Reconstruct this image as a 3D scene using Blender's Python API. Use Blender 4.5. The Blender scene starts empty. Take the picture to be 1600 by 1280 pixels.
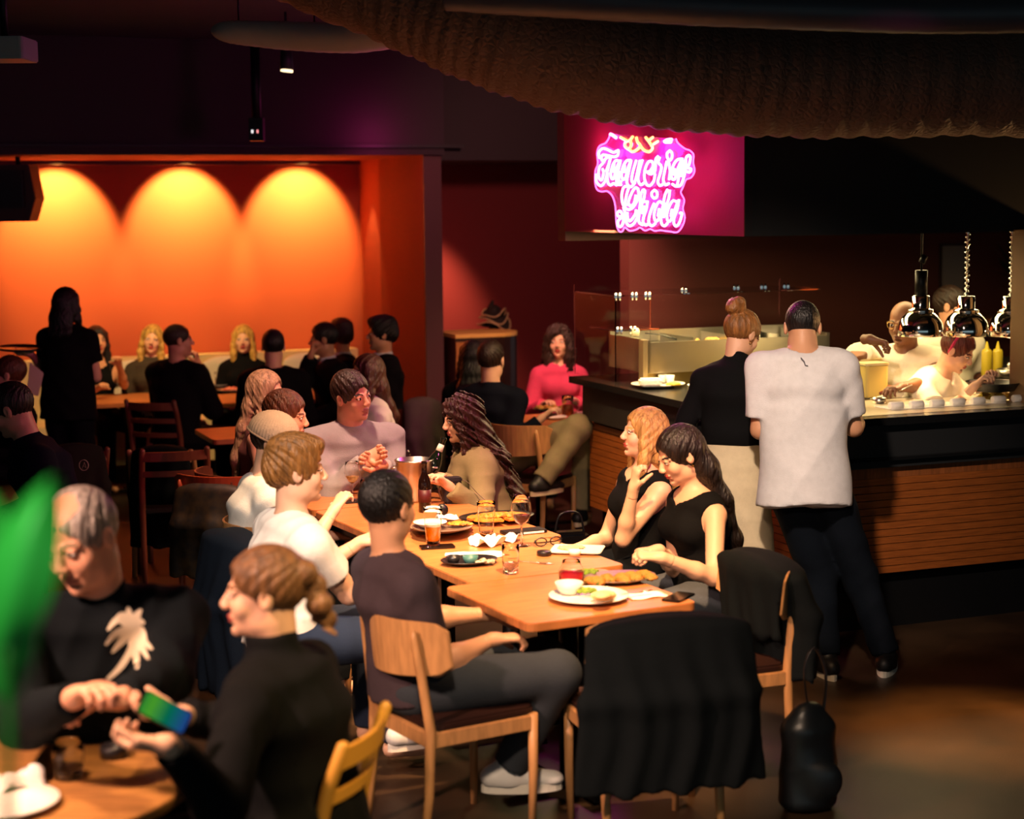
import bpy, bmesh, math, random
import numpy as np
from mathutils import Vector, Matrix
PI = math.pi
scene = bpy.context.scene
C = scene.collection
random.seed(7)
RNG = np.random.RandomState(7)

# ------------------------------------------------------------------ camera
CAM_H, F_PX, HORIZON, ROLL = 2.22, 2750.0, 317.0, 0.010
PITCH = math.atan((640.0 - HORIZON) / F_PX)
_f = Vector((0, math.cos(PITCH), -math.sin(PITCH)))
_r0 = Vector((1, 0, 0)); _u0 = _r0.cross(_f)
_r = _r0 * math.cos(ROLL) - _u0 * math.sin(ROLL)
_u = _u0 * math.cos(ROLL) + _r0 * math.sin(ROLL)
cam_data = bpy.data.cameras.new('camera'); cam = bpy.data.objects.new('camera', cam_data); C.objects.link(cam)
cam.matrix_world = Matrix(((_r.x, _u.x, -_f.x, 0), (_r.y, _u.y, -_f.y, 0), (_r.z, _u.z, -_f.z, CAM_H), (0, 0, 0, 1)))
cam_data.sensor_width = 36.0; cam_data.lens = F_PX * 36.0 / 1600.0
cam_data.clip_start = 0.1; cam_data.clip_end = 60
cam_data.dof.use_dof = True; cam_data.dof.focus_distance = 8.4; cam_data.dof.aperture_fstop = 1.9
scene.camera = cam

# ------------------------------------------------------------------ view, world
vs = scene.view_settings
scene.display_settings.display_device = 'sRGB'
vs.view_transform = 'Standard'; vs.look = 'None'; vs.exposure = 0.0; vs.gamma = 1.0; vs.use_curve_mapping = False
world = bpy.data.worlds.new('world'); scene.world = world; world.use_nodes = True
world.node_tree.nodes['Background'].inputs[0].default_value = (0.42, 0.60, 0.66, 1)
world.node_tree.nodes['Background'].inputs[1].default_value = 0.55

def ray(px, py):
    return (_f * F_PX + _r * (px - 800.0) - _u * (py - 640.0)).normalized()
def PY(px, py, Y):                      # point on the sight line of a pixel at depth Y (metres)
    d = ray(px, py); t = Y / d.y
    return Vector((0, 0, CAM_H)) + d * t
def PH(px, py, h):                      # ... at height h
    d = ray(px, py); t = (h - CAM_H) / d.z
    return Vector((0, 0, CAM_H)) + d * t
RA = math.radians(21.3)
EX = Vector((math.cos(RA), math.sin(RA), 0)); EY = Vector((-math.sin(RA), math.cos(RA), 0)); EZ = Vector((0, 0, 1))

# ------------------------------------------------------------------ materials
def lin(h):
    h = h.lstrip('#'); v = [int(h[i:i+2], 16) / 255 for i in (0, 2, 4)]
    return [x / 12.92 if x <= 0.04045 else ((x + 0.055) / 1.055) ** 2.4 for x in v]
_mats = {}
def mat(name, col, rough=0.6, metal=0.0, noise=0.0, nscale=8.0, bump=0.0, bscale=60.0, stretch=None, emit=None, estr=0.0,
        trans=0.0, ior=1.45, sheen=0.0, coat=0.0, col2=None, spec=0.5, alpha=1.0, sss=0.0, wave=0.0):
    if name in _mats: return _mats[name]
    m = bpy.data.materials.new(name); m.use_nodes = True; _mats[name] = m
    nt = m.node_tree; b = nt.nodes['Principled BSDF']; L = nt.links
    c = lin(col) if isinstance(col, str) else col
    b.inputs['Base Color'].default_value = (*c, 1); b.inputs['Roughness'].default_value = rough
    b.inputs['Metallic'].default_value = metal; b.inputs['Transmission Weight'].default_value = trans
    b.inputs['IOR'].default_value = ior; b.inputs['Sheen Weight'].default_value = sheen
    b.inputs['Coat Weight'].default_value = coat; b.inputs['Specular IOR Level'].default_value = spec
    b.inputs['Alpha'].default_value = alpha
    if sss: b.inputs['Subsurface Weight'].default_value = sss; b.inputs['Subsurface Radius'].default_value = (0.02, 0.008, 0.004)
    if emit is not None:
        e = lin(emit) if isinstance(emit, str) else emit
        b.inputs['Emission Color'].default_value = (*e, 1); b.inputs['Emission Strength'].default_value = estr
    def coords(st):
        tc = nt.nodes.new('ShaderNodeTexCoord'); mp = nt.nodes.new('ShaderNodeMapping')
        if st: mp.inputs['Scale'].default_value = st
        L.new(tc.outputs['Object'], mp.inputs[0]); return mp.outputs[0]
    if noise > 0:
        n = nt.nodes.new('ShaderNodeTexNoise'); n.inputs['Scale'].default_value = nscale; n.inputs['Detail'].default_value = 5
        L.new(coords(stretch), n.inputs['Vector'])
        mx = nt.nodes.new('ShaderNodeMix'); mx.data_type = 'RGBA'
        c2 = (lin(col2) if isinstance(col2, str) else col2) if col2 is not None else [x * (1 - noise) for x in c]
        c1 = c if col2 is not None else [min(1, x * (1 + noise * .5)) for x in c]
        mx.inputs[6].default_value = (*c1, 1); mx.inputs[7].default_value = (*c2, 1)
        rp = nt.nodes.new('ShaderNodeMapRange'); rp.inputs[1].default_value = .35; rp.inputs[2].default_value = .65
        L.new(n.outputs['Fac'], rp.inputs[0]); L.new(rp.outputs[0], mx.inputs[0]); L.new(mx.outputs[2], b.inputs['Base Color'])
    if bump > 0:
        n = nt.nodes.new('ShaderNodeTexNoise'); n.inputs['Scale'].default_value = bscale; n.inputs['Detail'].default_value = 3
        L.new(coords(stretch), n.inputs['Vector'])
        bp = nt.nodes.new('ShaderNodeBump'); bp.inputs['Strength'].default_value = bump; bp.inputs['Distance'].default_value = 0.01
        L.new(n.outputs['Fac'], bp.inputs['Height']); L.new(bp.outputs[0], b.inputs['Normal'])
    return m

# ------------------------------------------------------------------ object helpers
def tag(o, label=None, cat=None, group=None, kind=None):
    if label: o['label'] = label
    if cat: o['category'] = cat
    if group: o['group'] = group
    if kind: o['kind'] = kind
    return o
def empty(name, loc, label=None, cat=None, group=None, rotz=0.0):
    o = bpy.data.objects.new(name, None); C.objects.link(o); o.location = loc; o.rotation_euler = (0, 0, rotz)
    o.empty_display_size = 0.05
    return tag(o, label, cat, group)
def link_mesh(name, me, parent=None, mats=()):
    o = bpy.data.objects.new(name, me); C.objects.link(o)
    for m in mats: me.materials.append(m)
    if parent is not None: o.parent = parent
    return o
class MB:
    """collects simple solids into one mesh"""
    def __init__(s): s.v = []; s.f = []; s.mi = []; s.cm = 0; s.sm = []; s.cs = False
    def add(s, vs, fs, smooth=False):
        n = len(s.v); s.v += [tuple(v) for v in vs]; s.f += [tuple(i + n for i in f) for f in fs]
        s.mi += [s.cm] * len(fs); s.sm += [smooth] * len(fs); return s
    def box(s, c, d, M=None, rz=0.0):
        x, y, z = d[0] / 2, d[1] / 2, d[2] / 2
        vs = [Vector((sx * x, sy * y, sz * z)) for sx in (-1, 1) for sy in (-1, 1) for sz in (-1, 1)]
        if rz: R = Matrix.Rotation(rz, 3, 'Z'); vs = [R @ v for v in vs]
        if M is not None: vs = [M @ v for v in vs]
        c = Vector(c); vs = [v + c for v in vs]
        return s.add(vs, [(0, 1, 3, 2), (4, 6, 7, 5), (0, 4, 5, 1), (2, 3, 7, 6), (0, 2, 6, 4), (1, 5, 7, 3)])
    def rbox(s, c, d, r=.01, rz=0.0, n=3, M=None):       # box with rounded vertical corners
        x, y, z = d[0] / 2, d[1] / 2, d[2] / 2; pts = []
        for (cx, cy, a0) in ((x - r, y - r, 0), (-x + r, y - r, 90), (-x + r, -y + r, 180), (x - r, -y + r, 270)):
            for i in range(n + 1):
                a = math.radians(a0 + 90 * i / n); pts.append((cx + r * math.cos(a), cy + r * math.sin(a)))
        return s.prism(pts, -z, z, c, rz, M)
    def prism(s, pts, z0, z1, c=(0, 0, 0), rz=0.0, M=None):
        R = Matrix.Rotation(rz, 3, 'Z'); n = len(pts); c = Vector(c)
        vs = [R @ Vector((p[0], p[1], z0)) for p in pts] + [R @ Vector((p[0], p[1], z1)) for p in pts]
        if M is not None: vs = [M @ v for v in vs]
        vs = [v + c for v in vs]
        fs = [tuple(range(n - 1, -1, -1)), tuple(range(n, 2 * n))] + [(i, (i + 1) % n, n + (i + 1) % n, n + i) for i in range(n)]
        return s.add(vs, fs)
    def tube(s, pts, rad, n=10, caps=True, flat=1.0):
        pts = [Vector(p) for p in pts]; m = len(pts)
        rad = list(rad) if hasattr(rad, '__len__') else [rad] * m
        vs = []; prev = None
        for i, p in enumerate(pts):
            t = (pts[min(i + 1, m - 1)] - pts[max(i - 1, 0)]).normalized()
            if prev is None:
                a = Vector((0, 0, 1)) if abs(t.z) < .9 else Vector((1, 0, 0)); prev = t.cross(a).normalized()
            prev = (prev - t * prev.dot(t)).normalized(); b = t.cross(prev)
            for k in range(n):
                q = 2 * PI * k / n; vs.append(p + (prev * math.cos(q) + b * math.sin(q) * flat) * rad[i])
        fs = [(i * n + k, i * n + (k + 1) % n, (i + 1) * n + (k + 1) % n, (i + 1) * n + k) for i in range(m - 1) for k in range(n)]
        s.add(vs, fs, True)
        if caps:
            s.add([vs[k] for k in range(n)], [tuple(range(n - 1, -1, -1))]); s.add([vs[(m - 1) * n + k] for k in range(n)], [tuple(range(n))])
        return s
    def lathe(s, prof, c=(0, 0, 0), n=24, M=None, sx=1.0, sy=1.0, close=False):
        vs = []; c = Vector(c)
        for (r, z) in prof:
            for k in range(n):
                a = 2 * PI * k / n; v = Vector((r * math.cos(a) * sx, r * math.sin(a) * sy, z))
                vs.append((M @ v if M is not None else v) + c)
        m = len(prof); rng = range(m if close else m - 1)
        fs = [(i * n + k, i * n + (k + 1) % n, ((i + 1) % m) * n + (k + 1) % n, ((i + 1) % m) * n + k) for i in rng for k in range(n)]
        s.add(vs, fs, True)
        if not close:
            if prof[0][0] > 1e-4: s.add(vs[:n], [tuple(range(n - 1, -1, -1))])
            if prof[-1][0] > 1e-4: s.add(vs[-n:], [tuple(range(n))])
        return s
    def ball(s, c, r, n=12, M=None, sc=(1, 1, 1)):
        m = max(4, n // 2); prof = [(max(1e-5, math.sin(PI * i / m)) * r, -math.cos(PI * i / m) * r) for i in range(m + 1)]
        vs = []; fs = []; c = Vector(c)
        for (rr, z) in prof:
            for k in range(n):
                a = 2 * PI * k / n; v = Vector((rr * math.cos(a) * sc[0], rr * math.sin(a) * sc[1], z * sc[2])); vs.append((M @ v if M is not None else v) + c)
        fs = [(i * n + k, i * n + (k + 1) % n, (i + 1) * n + (k + 1) % n, (i + 1) * n + k) for i in range(m) for k in range(n)]
        return s.add(vs, fs, True)
    def build(s, name, mats, parent=None, bevel=0.0):
        me = bpy.data.meshes.new(name); me.from_pydata(s.v, [], s.f)
        mats = mats if isinstance(mats, (list, tuple)) else [mats]
        for m in mats: me.materials.append(m)
        me.polygons.foreach_set('material_index', s.mi); me.polygons.foreach_set('use_smooth', s.sm)
        bm = bmesh.new(); bm.from_mesh(me); bmesh.ops.remove_doubles(bm, verts=bm.verts, dist=1e-6)
        bmesh.ops.recalc_face_normals(bm, faces=bm.faces)
        if bevel > 0:
            es = [e for e in bm.edges if len(e.link_faces) == 2 and e.calc_face_angle(0) > 0.6 and not e.link_faces[0].smooth]
            bmesh.ops.bevel(bm, geom=es, offset=bevel, segments=2, affect='EDGES', clamp_overlap=True)
        bm.to_mesh(me); bm.free(); me.update()
        o = bpy.data.objects.new(name, me); C.objects.link(o)
        if parent is not None: o.parent = parent
        return o
def copy_tree(o, parent=None):
    c = o.copy(); C.objects.link(c); c.parent = parent
    for ch in [x for x in o.children]: copy_tree(ch, c)
    return c
def struct(o): o['kind'] = 'structure'; return o
def spot(name, loc, target, watts, col, angle, blend=.5, size=.05):
    l = bpy.data.lights.new(name, 'SPOT'); l.energy = watts; l.color = lin(col) if isinstance(col, str) else col
    l.spot_size = math.radians(angle); l.spot_blend = blend; l.shadow_soft_size = size
    o = bpy.data.objects.new(name, l); C.objects.link(o); o.location = loc
    o.rotation_euler = (Vector(target) - Vector(loc)).to_track_quat('-Z', 'Y').to_euler(); return o
def point(name, loc, watts, col, size=.05):
    l = bpy.data.lights.new(name, 'POINT'); l.energy = watts; l.color = lin(col) if isinstance(col, str) else col
    l.shadow_soft_size = size; o = bpy.data.objects.new(name, l); C.objects.link(o); o.location = loc; return o
def area(name, loc, target, watts, col, sx, sy):
    l = bpy.data.lights.new(name, 'AREA'); l.shape = 'RECTANGLE'; l.size = sx; l.size_y = sy; l.energy = watts; l.color = lin(col) if isinstance(col, str) else col
    o = bpy.data.objects.new(name, l); C.objects.link(o); o.location = loc
    o.rotation_euler = (Vector(target) - Vector(loc)).to_track_quat('-Z', 'Y').to_euler(); return o
def room(px, py, h, a=0.0, b=0.0, z=0.0):     # room-frame offset from a floor-plan point
    return PH(px, py, h) + EX * a + EY * b + EZ * z
# ------------------------------------------------------------------ plan of the room
NC = Vector((-1.33, 15.66, 0))            # inner corner of the niche
PC = NC - EY * 1.77                       # its front corner
BC = Vector((1.395, 8.72, 0))             # near corner of the bar
HC = Vector((1.18, 8.90, 0))              # near corner of the hood above the bar
K0 = Vector((0.83, 12.36, 0))             # left end of the kitchen's rear wall
# ------------------------------------------------------------------ lamps
WARM = (1.0, 0.57, 0.27); MAG = (1.0, 0.06, 0.50)
for i, t in enumerate((-0.56, -1.56, -2.62)):       # three wall washers under the niche's ceiling
    p = NC + EX * t - EY * .50 + EZ * 2.57
    spot('wall_wash_light', p, NC + EX * t + EY * .0 + EZ * 2.14, 285, (1.0, .64, .17), 78, .42, .03)
spot('wall_wash_light', NC - EX * 3.9 - EY * .50 + EZ * 2.57, NC - EX * 3.9 + EZ * 1.6, 20, (1.0, .5, .25), 80, .6, .03)
spot('corner_wash_light', NC - EX * .22 - EY * .42 + EZ * 2.56, NC - EY * .36 + EZ * 1.1, 32, (1.0, .66, .22), 44, .4, .03)
spot('red_wall_light', PC + EX * .50 + EY * .62 + EZ * 2.45, PC + EX * .36 + EY * 1.15 + EZ * .9, 300, (1.0, .50, .24), 66, .8, .05)
# table and room spots from above, some of them added fill
spot('table_spot', (0.45, 5.6, 3.2), (0.15, 6.95, .75), 1150, WARM, 50, .9, .07)
spot('table_spot', (-0.35, 7.0, 3.2), (-0.40, 7.9, .75), 900, (1, .60, .32), 54, .9, .07)
spot('table_spot', (-1.0, 8.6, 3.2), (-.85, 9.2, .9), 420, (1, .55, .38), 60, .9, .07)
spot('bar_spot', (0.55, 5.5, 3.0), (1.22, 8.3, 1.3), 540, (1.0, .74, .56), 38, .8, .07)
spot('bar_side_spot', (-.1, 9.3, 3.0), (.80, 10.1, .6), 420, (1.0, .58, .24), 52, .9, .06)
spot('floor_spot', (2.35, 6.7, 3.2), (1.98, 7.15, 0), 1300, (1.0, .46, .12), 26, .9, .05)
spot('front_fill_spot', (-.2, 3.0, 3.0), (.15, 6.0, .7), 420, (1.0, .70, .48), 46, .9, .12)  # unseen frontal fill added above the camera
spot('front_table_spot', (-2.3, 3.4, 2.9), (-1.0, 4.7, 1.15), 800, (1.0, .58, .42), 58, .9, .10)
spot('left_fill_spot', (-1.0, 4.7, 2.95), (-.85, 6.8, 1.0), 420, (1.0, .82, .70), 36, .8, .07)  # fill added to brighten the young man's white tee
spot('chair_spot', (.5, 3.6, 2.9), (-.36, 4.7, .7), 330, (1.0, .66, .25), 34, .9, .06)
spot('red_table_spot', (.5, 11.4, 3.0), (.35, 12.9, .9), 300, (1.0, .40, .30), 60, .8, .08)
spot('rear_table_spot', (-2.6, 12.4, 2.55), (-2.8, 14.1, .95), 230, (1.0, .62, .26), 74, .9, .08)
spot('duct_fill_light', BC + EX * 3.1 + EY * .12 + EZ * 1.45, PY(1430, 200, 8.15), 150, (1.0, .50, .18), 70, .8, .05)  # unseen light added out of view to warm the duct's underside
spot('rear_wall_fill', (.2, 11.3, 3.0), (.55, 14.6, 1.9), 150, (1.0, .42, .36), 85, .9, .1)  # wide dim red fill added to lift the dark rear wall
spot('round_table_fill', (-1.35, 4.1, 2.95), (-1.2, 4.05, .75), 230, (1.0, .62, .34), 44, .9, .08)  # extra fill added overhead to brighten the round table
# magenta light of the neon sign and of a tube on the niche's ledge
point('ledge_light', PC - EX * .42 - EY * .34 + EZ * 2.72, 4.5, (1.0, .04, .34), .15)
for u_, z_ in ((.75, 2.5), (1.25, 2.5), (1.7, 2.5), (1.0, 2.2)):
    point('sign_glow', HC - EX * .15 + EY * u_ + EZ * z_, 6.5, (1.0, .04, .45), .06)
spot('magenta_spot', (2.0, 5.6, 2.9), (-.6, 8.9, 1.1), 230, (1.0, .12, .36), 40, .8, .08)
point('sign_glow', HC - EX * .30 + EY * .35 + EZ * 2.36, 7.0, (1.0, .04, .45), .06)
point('sign_glow', PY(985, 262, 9.15), 3.5, (1.0, .04, .45), .12)
# kitchen: lamps under the hood
area('pass_light', HC + EX * 1.3 + EY * .85 + EZ * 2.02, HC + EX * 1.3 + EY * .75, 42, (1.0, .76, .36), 2.6, .3)
area('side_pass_light', HC + EX * .45 + EY * 1.7 + EZ * 2.02, HC + EX * .3 + EY * 1.7, 60, (1.0, .74, .30), .3, 1.4)
# green spot on the plant beside the camera
spot('green_spot', (-1.0, .6, 2.9), (-.52, 1.75, 1.85), 150, (.45, 1.0, .40), 30, .6, .05)
# ------------------------------------------------------------------ implicit surfaces -> meshes
def surface_nets(F, org, h):
    ins = F < 0
    nx, ny, nz = F.shape
    cnt = np.zeros((nx-1, ny-1, nz-1), np.int8)
    offs = [(i, j, k) for i in (0, 1) for j in (0, 1) for k in (0, 1)]
    for (i, j, k) in offs: cnt += ins[i:nx-1+i, j:ny-1+j, k:nz-1+k]
    act = (cnt > 0) & (cnt < 8)
    I, J, K = np.nonzero(act); M = len(I)
    if M == 0: return None
    idx = np.full(act.shape, -1, np.int32); idx[I, J, K] = np.arange(M)
    vals = [F[I+i, J+j, K+k] for (i, j, k) in offs]
    acc = np.zeros((M, 3), np.float32); n = np.zeros(M, np.float32)
    for a in range(8):
        for b in range(a+1, 8):
            da = [offs[b][q] - offs[a][q] for q in range(3)]
            if sum(abs(x) for x in da) != 1: continue
            va, vb = vals[a], vals[b]; m = (va < 0) != (vb < 0)
            t = np.where(m, va / np.where(m, va - vb, 1), 0)
            for q in range(3): acc[:, q] += np.where(m, offs[a][q] + t * da[q], 0)
            n += m
    v = acc / n[:, None] + np.stack([I, J, K], 1); v = v * h + np.array(org, np.float32)
    quads = []
    sx = ins[:-1, 1:-1, 1:-1] != ins[1:, 1:-1, 1:-1]
    i, j, k = np.nonzero(sx); j += 1; k += 1
    q = np.stack([idx[i, j-1, k-1], idx[i, j, k-1], idx[i, j, k], idx[i, j-1, k]], 1); f = ~ins[i, j, k]; q[f] = q[f][:, ::-1]; quads.append(q)
    sy = ins[1:-1, :-1, 1:-1] != ins[1:-1, 1:, 1:-1]
    i, j, k = np.nonzero(sy); i += 1; k += 1
    q = np.stack([idx[i-1, j, k-1], idx[i-1, j, k], idx[i, j, k], idx[i, j, k-1]], 1); f = ~ins[i, j, k]; q[f] = q[f][:, ::-1]; quads.append(q)
    sz = ins[1:-1, 1:-1, :-1] != ins[1:-1, 1:-1, 1:]
    i, j, k = np.nonzero(sz); i += 1; j += 1
    q = np.stack([idx[i-1, j-1, k], idx[i, j-1, k], idx[i, j, k], idx[i-1, j, k]], 1); f = ~ins[i, j, k]; q[f] = q[f][:, ::-1]; quads.append(q)
    q = np.concatenate(quads); q = q[(q >= 0).all(1)]
    return v, q
def V3(a): return np.array([a[0], a[1], a[2]], np.float32)
class SDF:
    def __init__(s): s.p = []; s.post = []
    def _a(s, kind, lo, hi, fn, k): s.p.append((kind, np.minimum(lo, hi), np.maximum(lo, hi), fn, k)); return s
    def rc(s, a, b, ra, rb=None, k=.02, op='u', cut=None, flat=None):
        rb = ra if rb is None else rb; a, b = V3(a), V3(b); ba = b - a; L2 = max(1e-9, float(ba @ ba)); R = max(ra, rb)
        def fn(P):
            q = P - a; t = np.clip((q @ ba) / L2, 0, 1); w = q - t[..., None] * ba
            if flat is not None:
                n_, s_ = V3(flat[0]), flat[1]; c = w @ n_; w = w + (c * (1 / s_ - 1))[..., None] * n_
            d = np.sqrt((w * w).sum(-1)) - (ra + (rb - ra) * t)
            if cut is not None:
                for (cp, cn) in cut: d = np.maximum(d, (P - V3(cp)) @ V3(cn))
            return d
        return s._a(op, np.minimum(a, b) - R, np.maximum(a, b) + R, fn, k)
    def el(s, c, r, M=None, k=.02, op='u'):
        c = V3(c); r = np.array(r, np.float32); R = float(r.max()); A = np.array(M, np.float32) if M is not None else None
        def fn(P):
            q = P - c
            if A is not None: q = q @ A
            q = q / r; k0 = np.sqrt((q * q).sum(-1)); q = q / r; k1 = np.sqrt((q * q).sum(-1)) + 1e-6
            return k0 * (k0 - 1) / k1
        return s._a(op, c - R, c + R, fn, k)
    def loft(s, a, b, wa, wb, side, k=.03, op='u', cut=None, rz=.05):
        a, b = V3(a), V3(b); ba = b - a; L2 = max(1e-9, float(ba @ ba)); up = ba / math.sqrt(L2)
        sd = V3(side); sd = sd - up * (sd @ up); sd = sd / np.linalg.norm(sd); fr = np.cross(up, sd); R = max(wa[0], wb[0], wa[1], wb[1])
        def fn(P):
            q = P - a; t = np.clip((q @ ba) / L2, 0, 1); w = q - t[..., None] * ba
            x, y, z = w @ sd, w @ fr, w @ up
            W = wa[0] + (wb[0] - wa[0]) * t; D = wa[1] + (wb[1] - wa[1]) * t
            k0 = np.sqrt((x/W)**2 + (y/D)**2 + (z/rz)**2); k1 = np.sqrt((x/W/W)**2 + (y/D/D)**2 + (z/rz/rz)**2) + 1e-6
            d = k0 * (k0 - 1) / k1
            if cut is not None:
                for (cp, cn) in cut: d = np.maximum(d, (P - V3(cp)) @ V3(cn))
            return d
        return s._a(op, np.minimum(a, b) - R, np.maximum(a, b) + R, fn, k)
    def clip(s, p, n): s.post.append(('clip', V3(p), V3(n))); return s
    def noise(s, fn): s.post.append(('noise', fn)); return s
    def mesh(s, h, bounds=None):
        us = [p for p in s.p if p[0] == 'u']
        lo = np.min([p[1] for p in us], 0) - .02 - h * 2; hi = np.max([p[2] for p in us], 0) + .02 + h * 2
        if bounds is not None: lo = np.maximum(lo, V3(bounds[0])); hi = np.minimum(hi, V3(bounds[1]))
        n = np.ceil((hi - lo) / h).astype(int) + 1
        if (n < 4).any(): return None
        ax = [lo[q] + np.arange(n[q], dtype=np.float32) * h for q in range(3)]
        F = np.full(tuple(n), 1.0, np.float32)
        for (op, a, b, fn, k) in s.p:
            m = k + 2.5 * h
            i0 = np.clip(np.floor((a - m - lo) / h).astype(int), 0, n); i1 = np.clip(np.ceil((b + m - lo) / h).astype(int) + 1, 0, n)
            if (i1 <= i0).any(): continue
            sl = tuple(slice(i0[q], i1[q]) for q in range(3))
            P = np.stack(np.meshgrid(*[ax[q][sl[q]] for q in range(3)], indexing='ij'), -1)
            d = fn(P); f = F[sl]
            if op == 'u':
                hh = np.maximum(k - np.abs(f - d), 0) / k; F[sl] = np.minimum(f, d) - hh * hh * k * .25
            else:
                d = -d; hh = np.maximum(k - np.abs(f - d), 0) / k; F[sl] = np.maximum(f, d) + hh * hh * k * .25
        for c in s.post:
            if c[0] == 'clip':
                P0, N = c[1], c[2]
                pl = (ax[0] - P0[0])[:, None, None] * N[0] + (ax[1] - P0[1])[None, :, None] * N[1] + (ax[2] - P0[2])[None, None, :] * N[2]
                F = np.maximum(F, pl)
            else:
                m = np.abs(F) < max(.03, 2.5 * h); I, J, K = np.nonzero(m)
                P = np.stack([ax[0][I], ax[1][J], ax[2][K]], 1); F[m] += c[1](P).astype(np.float32)
        return surface_nets(F, lo, h)
def np_mesh(name, parts, mats, parent=None, mi_fn=None):
    """parts: list of (verts, quads, material index or per-face array) -> one mesh object"""
    parts = [p for p in parts if p[0] is not None]
    vs, qs, ms, n = [], [], [], 0
    for (r, m) in parts:
        v, q = r; vs.append(v); qs.append(q + n); n += len(v)
        ms.append(np.full(len(q), m, np.int32) if np.isscalar(m) else m)
    v = np.concatenate(vs); q = np.concatenate(qs); mi = np.concatenate(ms)
    me = bpy.data.meshes.new(name)
    me.vertices.add(len(v)); me.vertices.foreach_set('co', v.astype(np.float32).ravel())
    me.loops.add(q.size); me.loops.foreach_set('vertex_index', q.astype(np.int32).ravel())
    me.polygons.add(len(q)); me.polygons.foreach_set('loop_start', np.arange(0, q.size, 4, dtype=np.int32))
    me.polygons.foreach_set('material_index', mi); me.update(calc_edges=True)
    me.polygons.foreach_set('use_smooth', np.ones(len(q), bool))
    for m in mats: me.materials.append(m)
    o = bpy.data.objects.new(name, me); C.objects.link(o)
    if parent is not None:
        o.parent = parent
        me.transform(Matrix.Translation(-parent.location))
    return o
def folds(amp, sc=1.0, seed=0):
    r = np.random.RandomState(seed); A = r.normal(size=(3, 3)) * 14 * sc; B = r.normal(size=(3, 3)) * 7 * sc; ph = r.uniform(0, 6, 6)
    def fn(P):
        w = np.sin(P @ B + ph[:3]); s = np.sin(P @ A + 2.2 * w + ph[3:])
        return amp * (np.abs(s[:, 0]) - .5 + .5 * s[:, 1] * s[:, 2])
    return fn

# ------------------------------------------------------------------ people
SKIN = {'fair': '#d9a88a', 'tan': '#c28e6c', 'brown': '#7a4e34', 'ruddy': '#cf9578'}
def skin_mat(n): return mat('skin_' + n, SKIN[n], rough=.5, bump=.05, bscale=90, sss=.0)
def cloth(n, col, rough=.9, sheen=.0, bump=.25):
    dk = sum(lin(col)) < .06
    if dk: col = [x * .5 * q_ for x, q_ in zip(lin(col), (.8, 1.0, 1.05))]
    return mat('cloth_' + n, col, rough=rough, sheen=sheen, bump=bump, bscale=220, noise=.05, nscale=30, spec=.12 if dk else .4)
def hair_mat(n, col): return mat('hair_' + n, col, rough=.45, bump=.8, bscale=130, stretch=(1, 1, .16), noise=.5, nscale=60)
def U(v): return Vector(v).normalized()

def hand(sdf, W, d, pn, side, curl=.5, k=1.0, spread=1.0):
    """palm + five fingers rooted at wrist W, pointing d, palm facing pn, thumb on 'side'"""
    d = U(d); pn = U(Vector(pn) - d * Vector(pn).dot(d)); s = U(side); s = U(s - d * s.dot(d) - pn * s.dot(pn))
    K = W + d * .088 * k
    sdf.loft(W + d * .012 * k, K, (.026 * k, .020 * k), (.038 * k, .015 * k), s, k=.012, rz=.02)
    sdf.rc(W, W + d * .02 * k, .023 * k, .023 * k, k=.012)
    lens = [.070, .080, .075, .060]; rad = [.0092, .0095, .009, .008]
    for i in range(4):
        off = (.028 - i * .0185) * k * spread; p = K + s * off - d * (.004 + .004 * abs(i - 1)) * k
        dd = U(d + s * off * 1.2); ang = curl * (.75 + .12 * i); L = lens[i] * k
        for j, fr in enumerate((.45, .3, .25)):
            a = ang * (.6 + .75 * j); v = dd * math.cos(a) + pn * math.sin(a); q = p + v * L * fr
            r0 = rad[i] * k * (1 - .1 * j); sdf.rc(p, q, r0, r0 * .9, k=.004); p = q
            ang += curl * .35
    p = W + d * .022 * k + s * .022 * k + pn * .006 * k; v = U(d * .75 + s * .75 + pn * .35)
    q = p + v * .042 * k; sdf.rc(p, q, .0145 * k, .011 * k, k=.012)
    v2 = U(d * .95 + s * .15 + pn * (.2 + curl * .6)); r2 = q + v2 * .032 * k; sdf.rc(q, r2, .011 * k, .0095 * k, k=.005)
    v3 = U(v2 + pn * .25 * curl); sdf.rc(r2, r2 + v3 * .024 * k, .0098 * k, .008 * k, k=.004)

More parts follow.
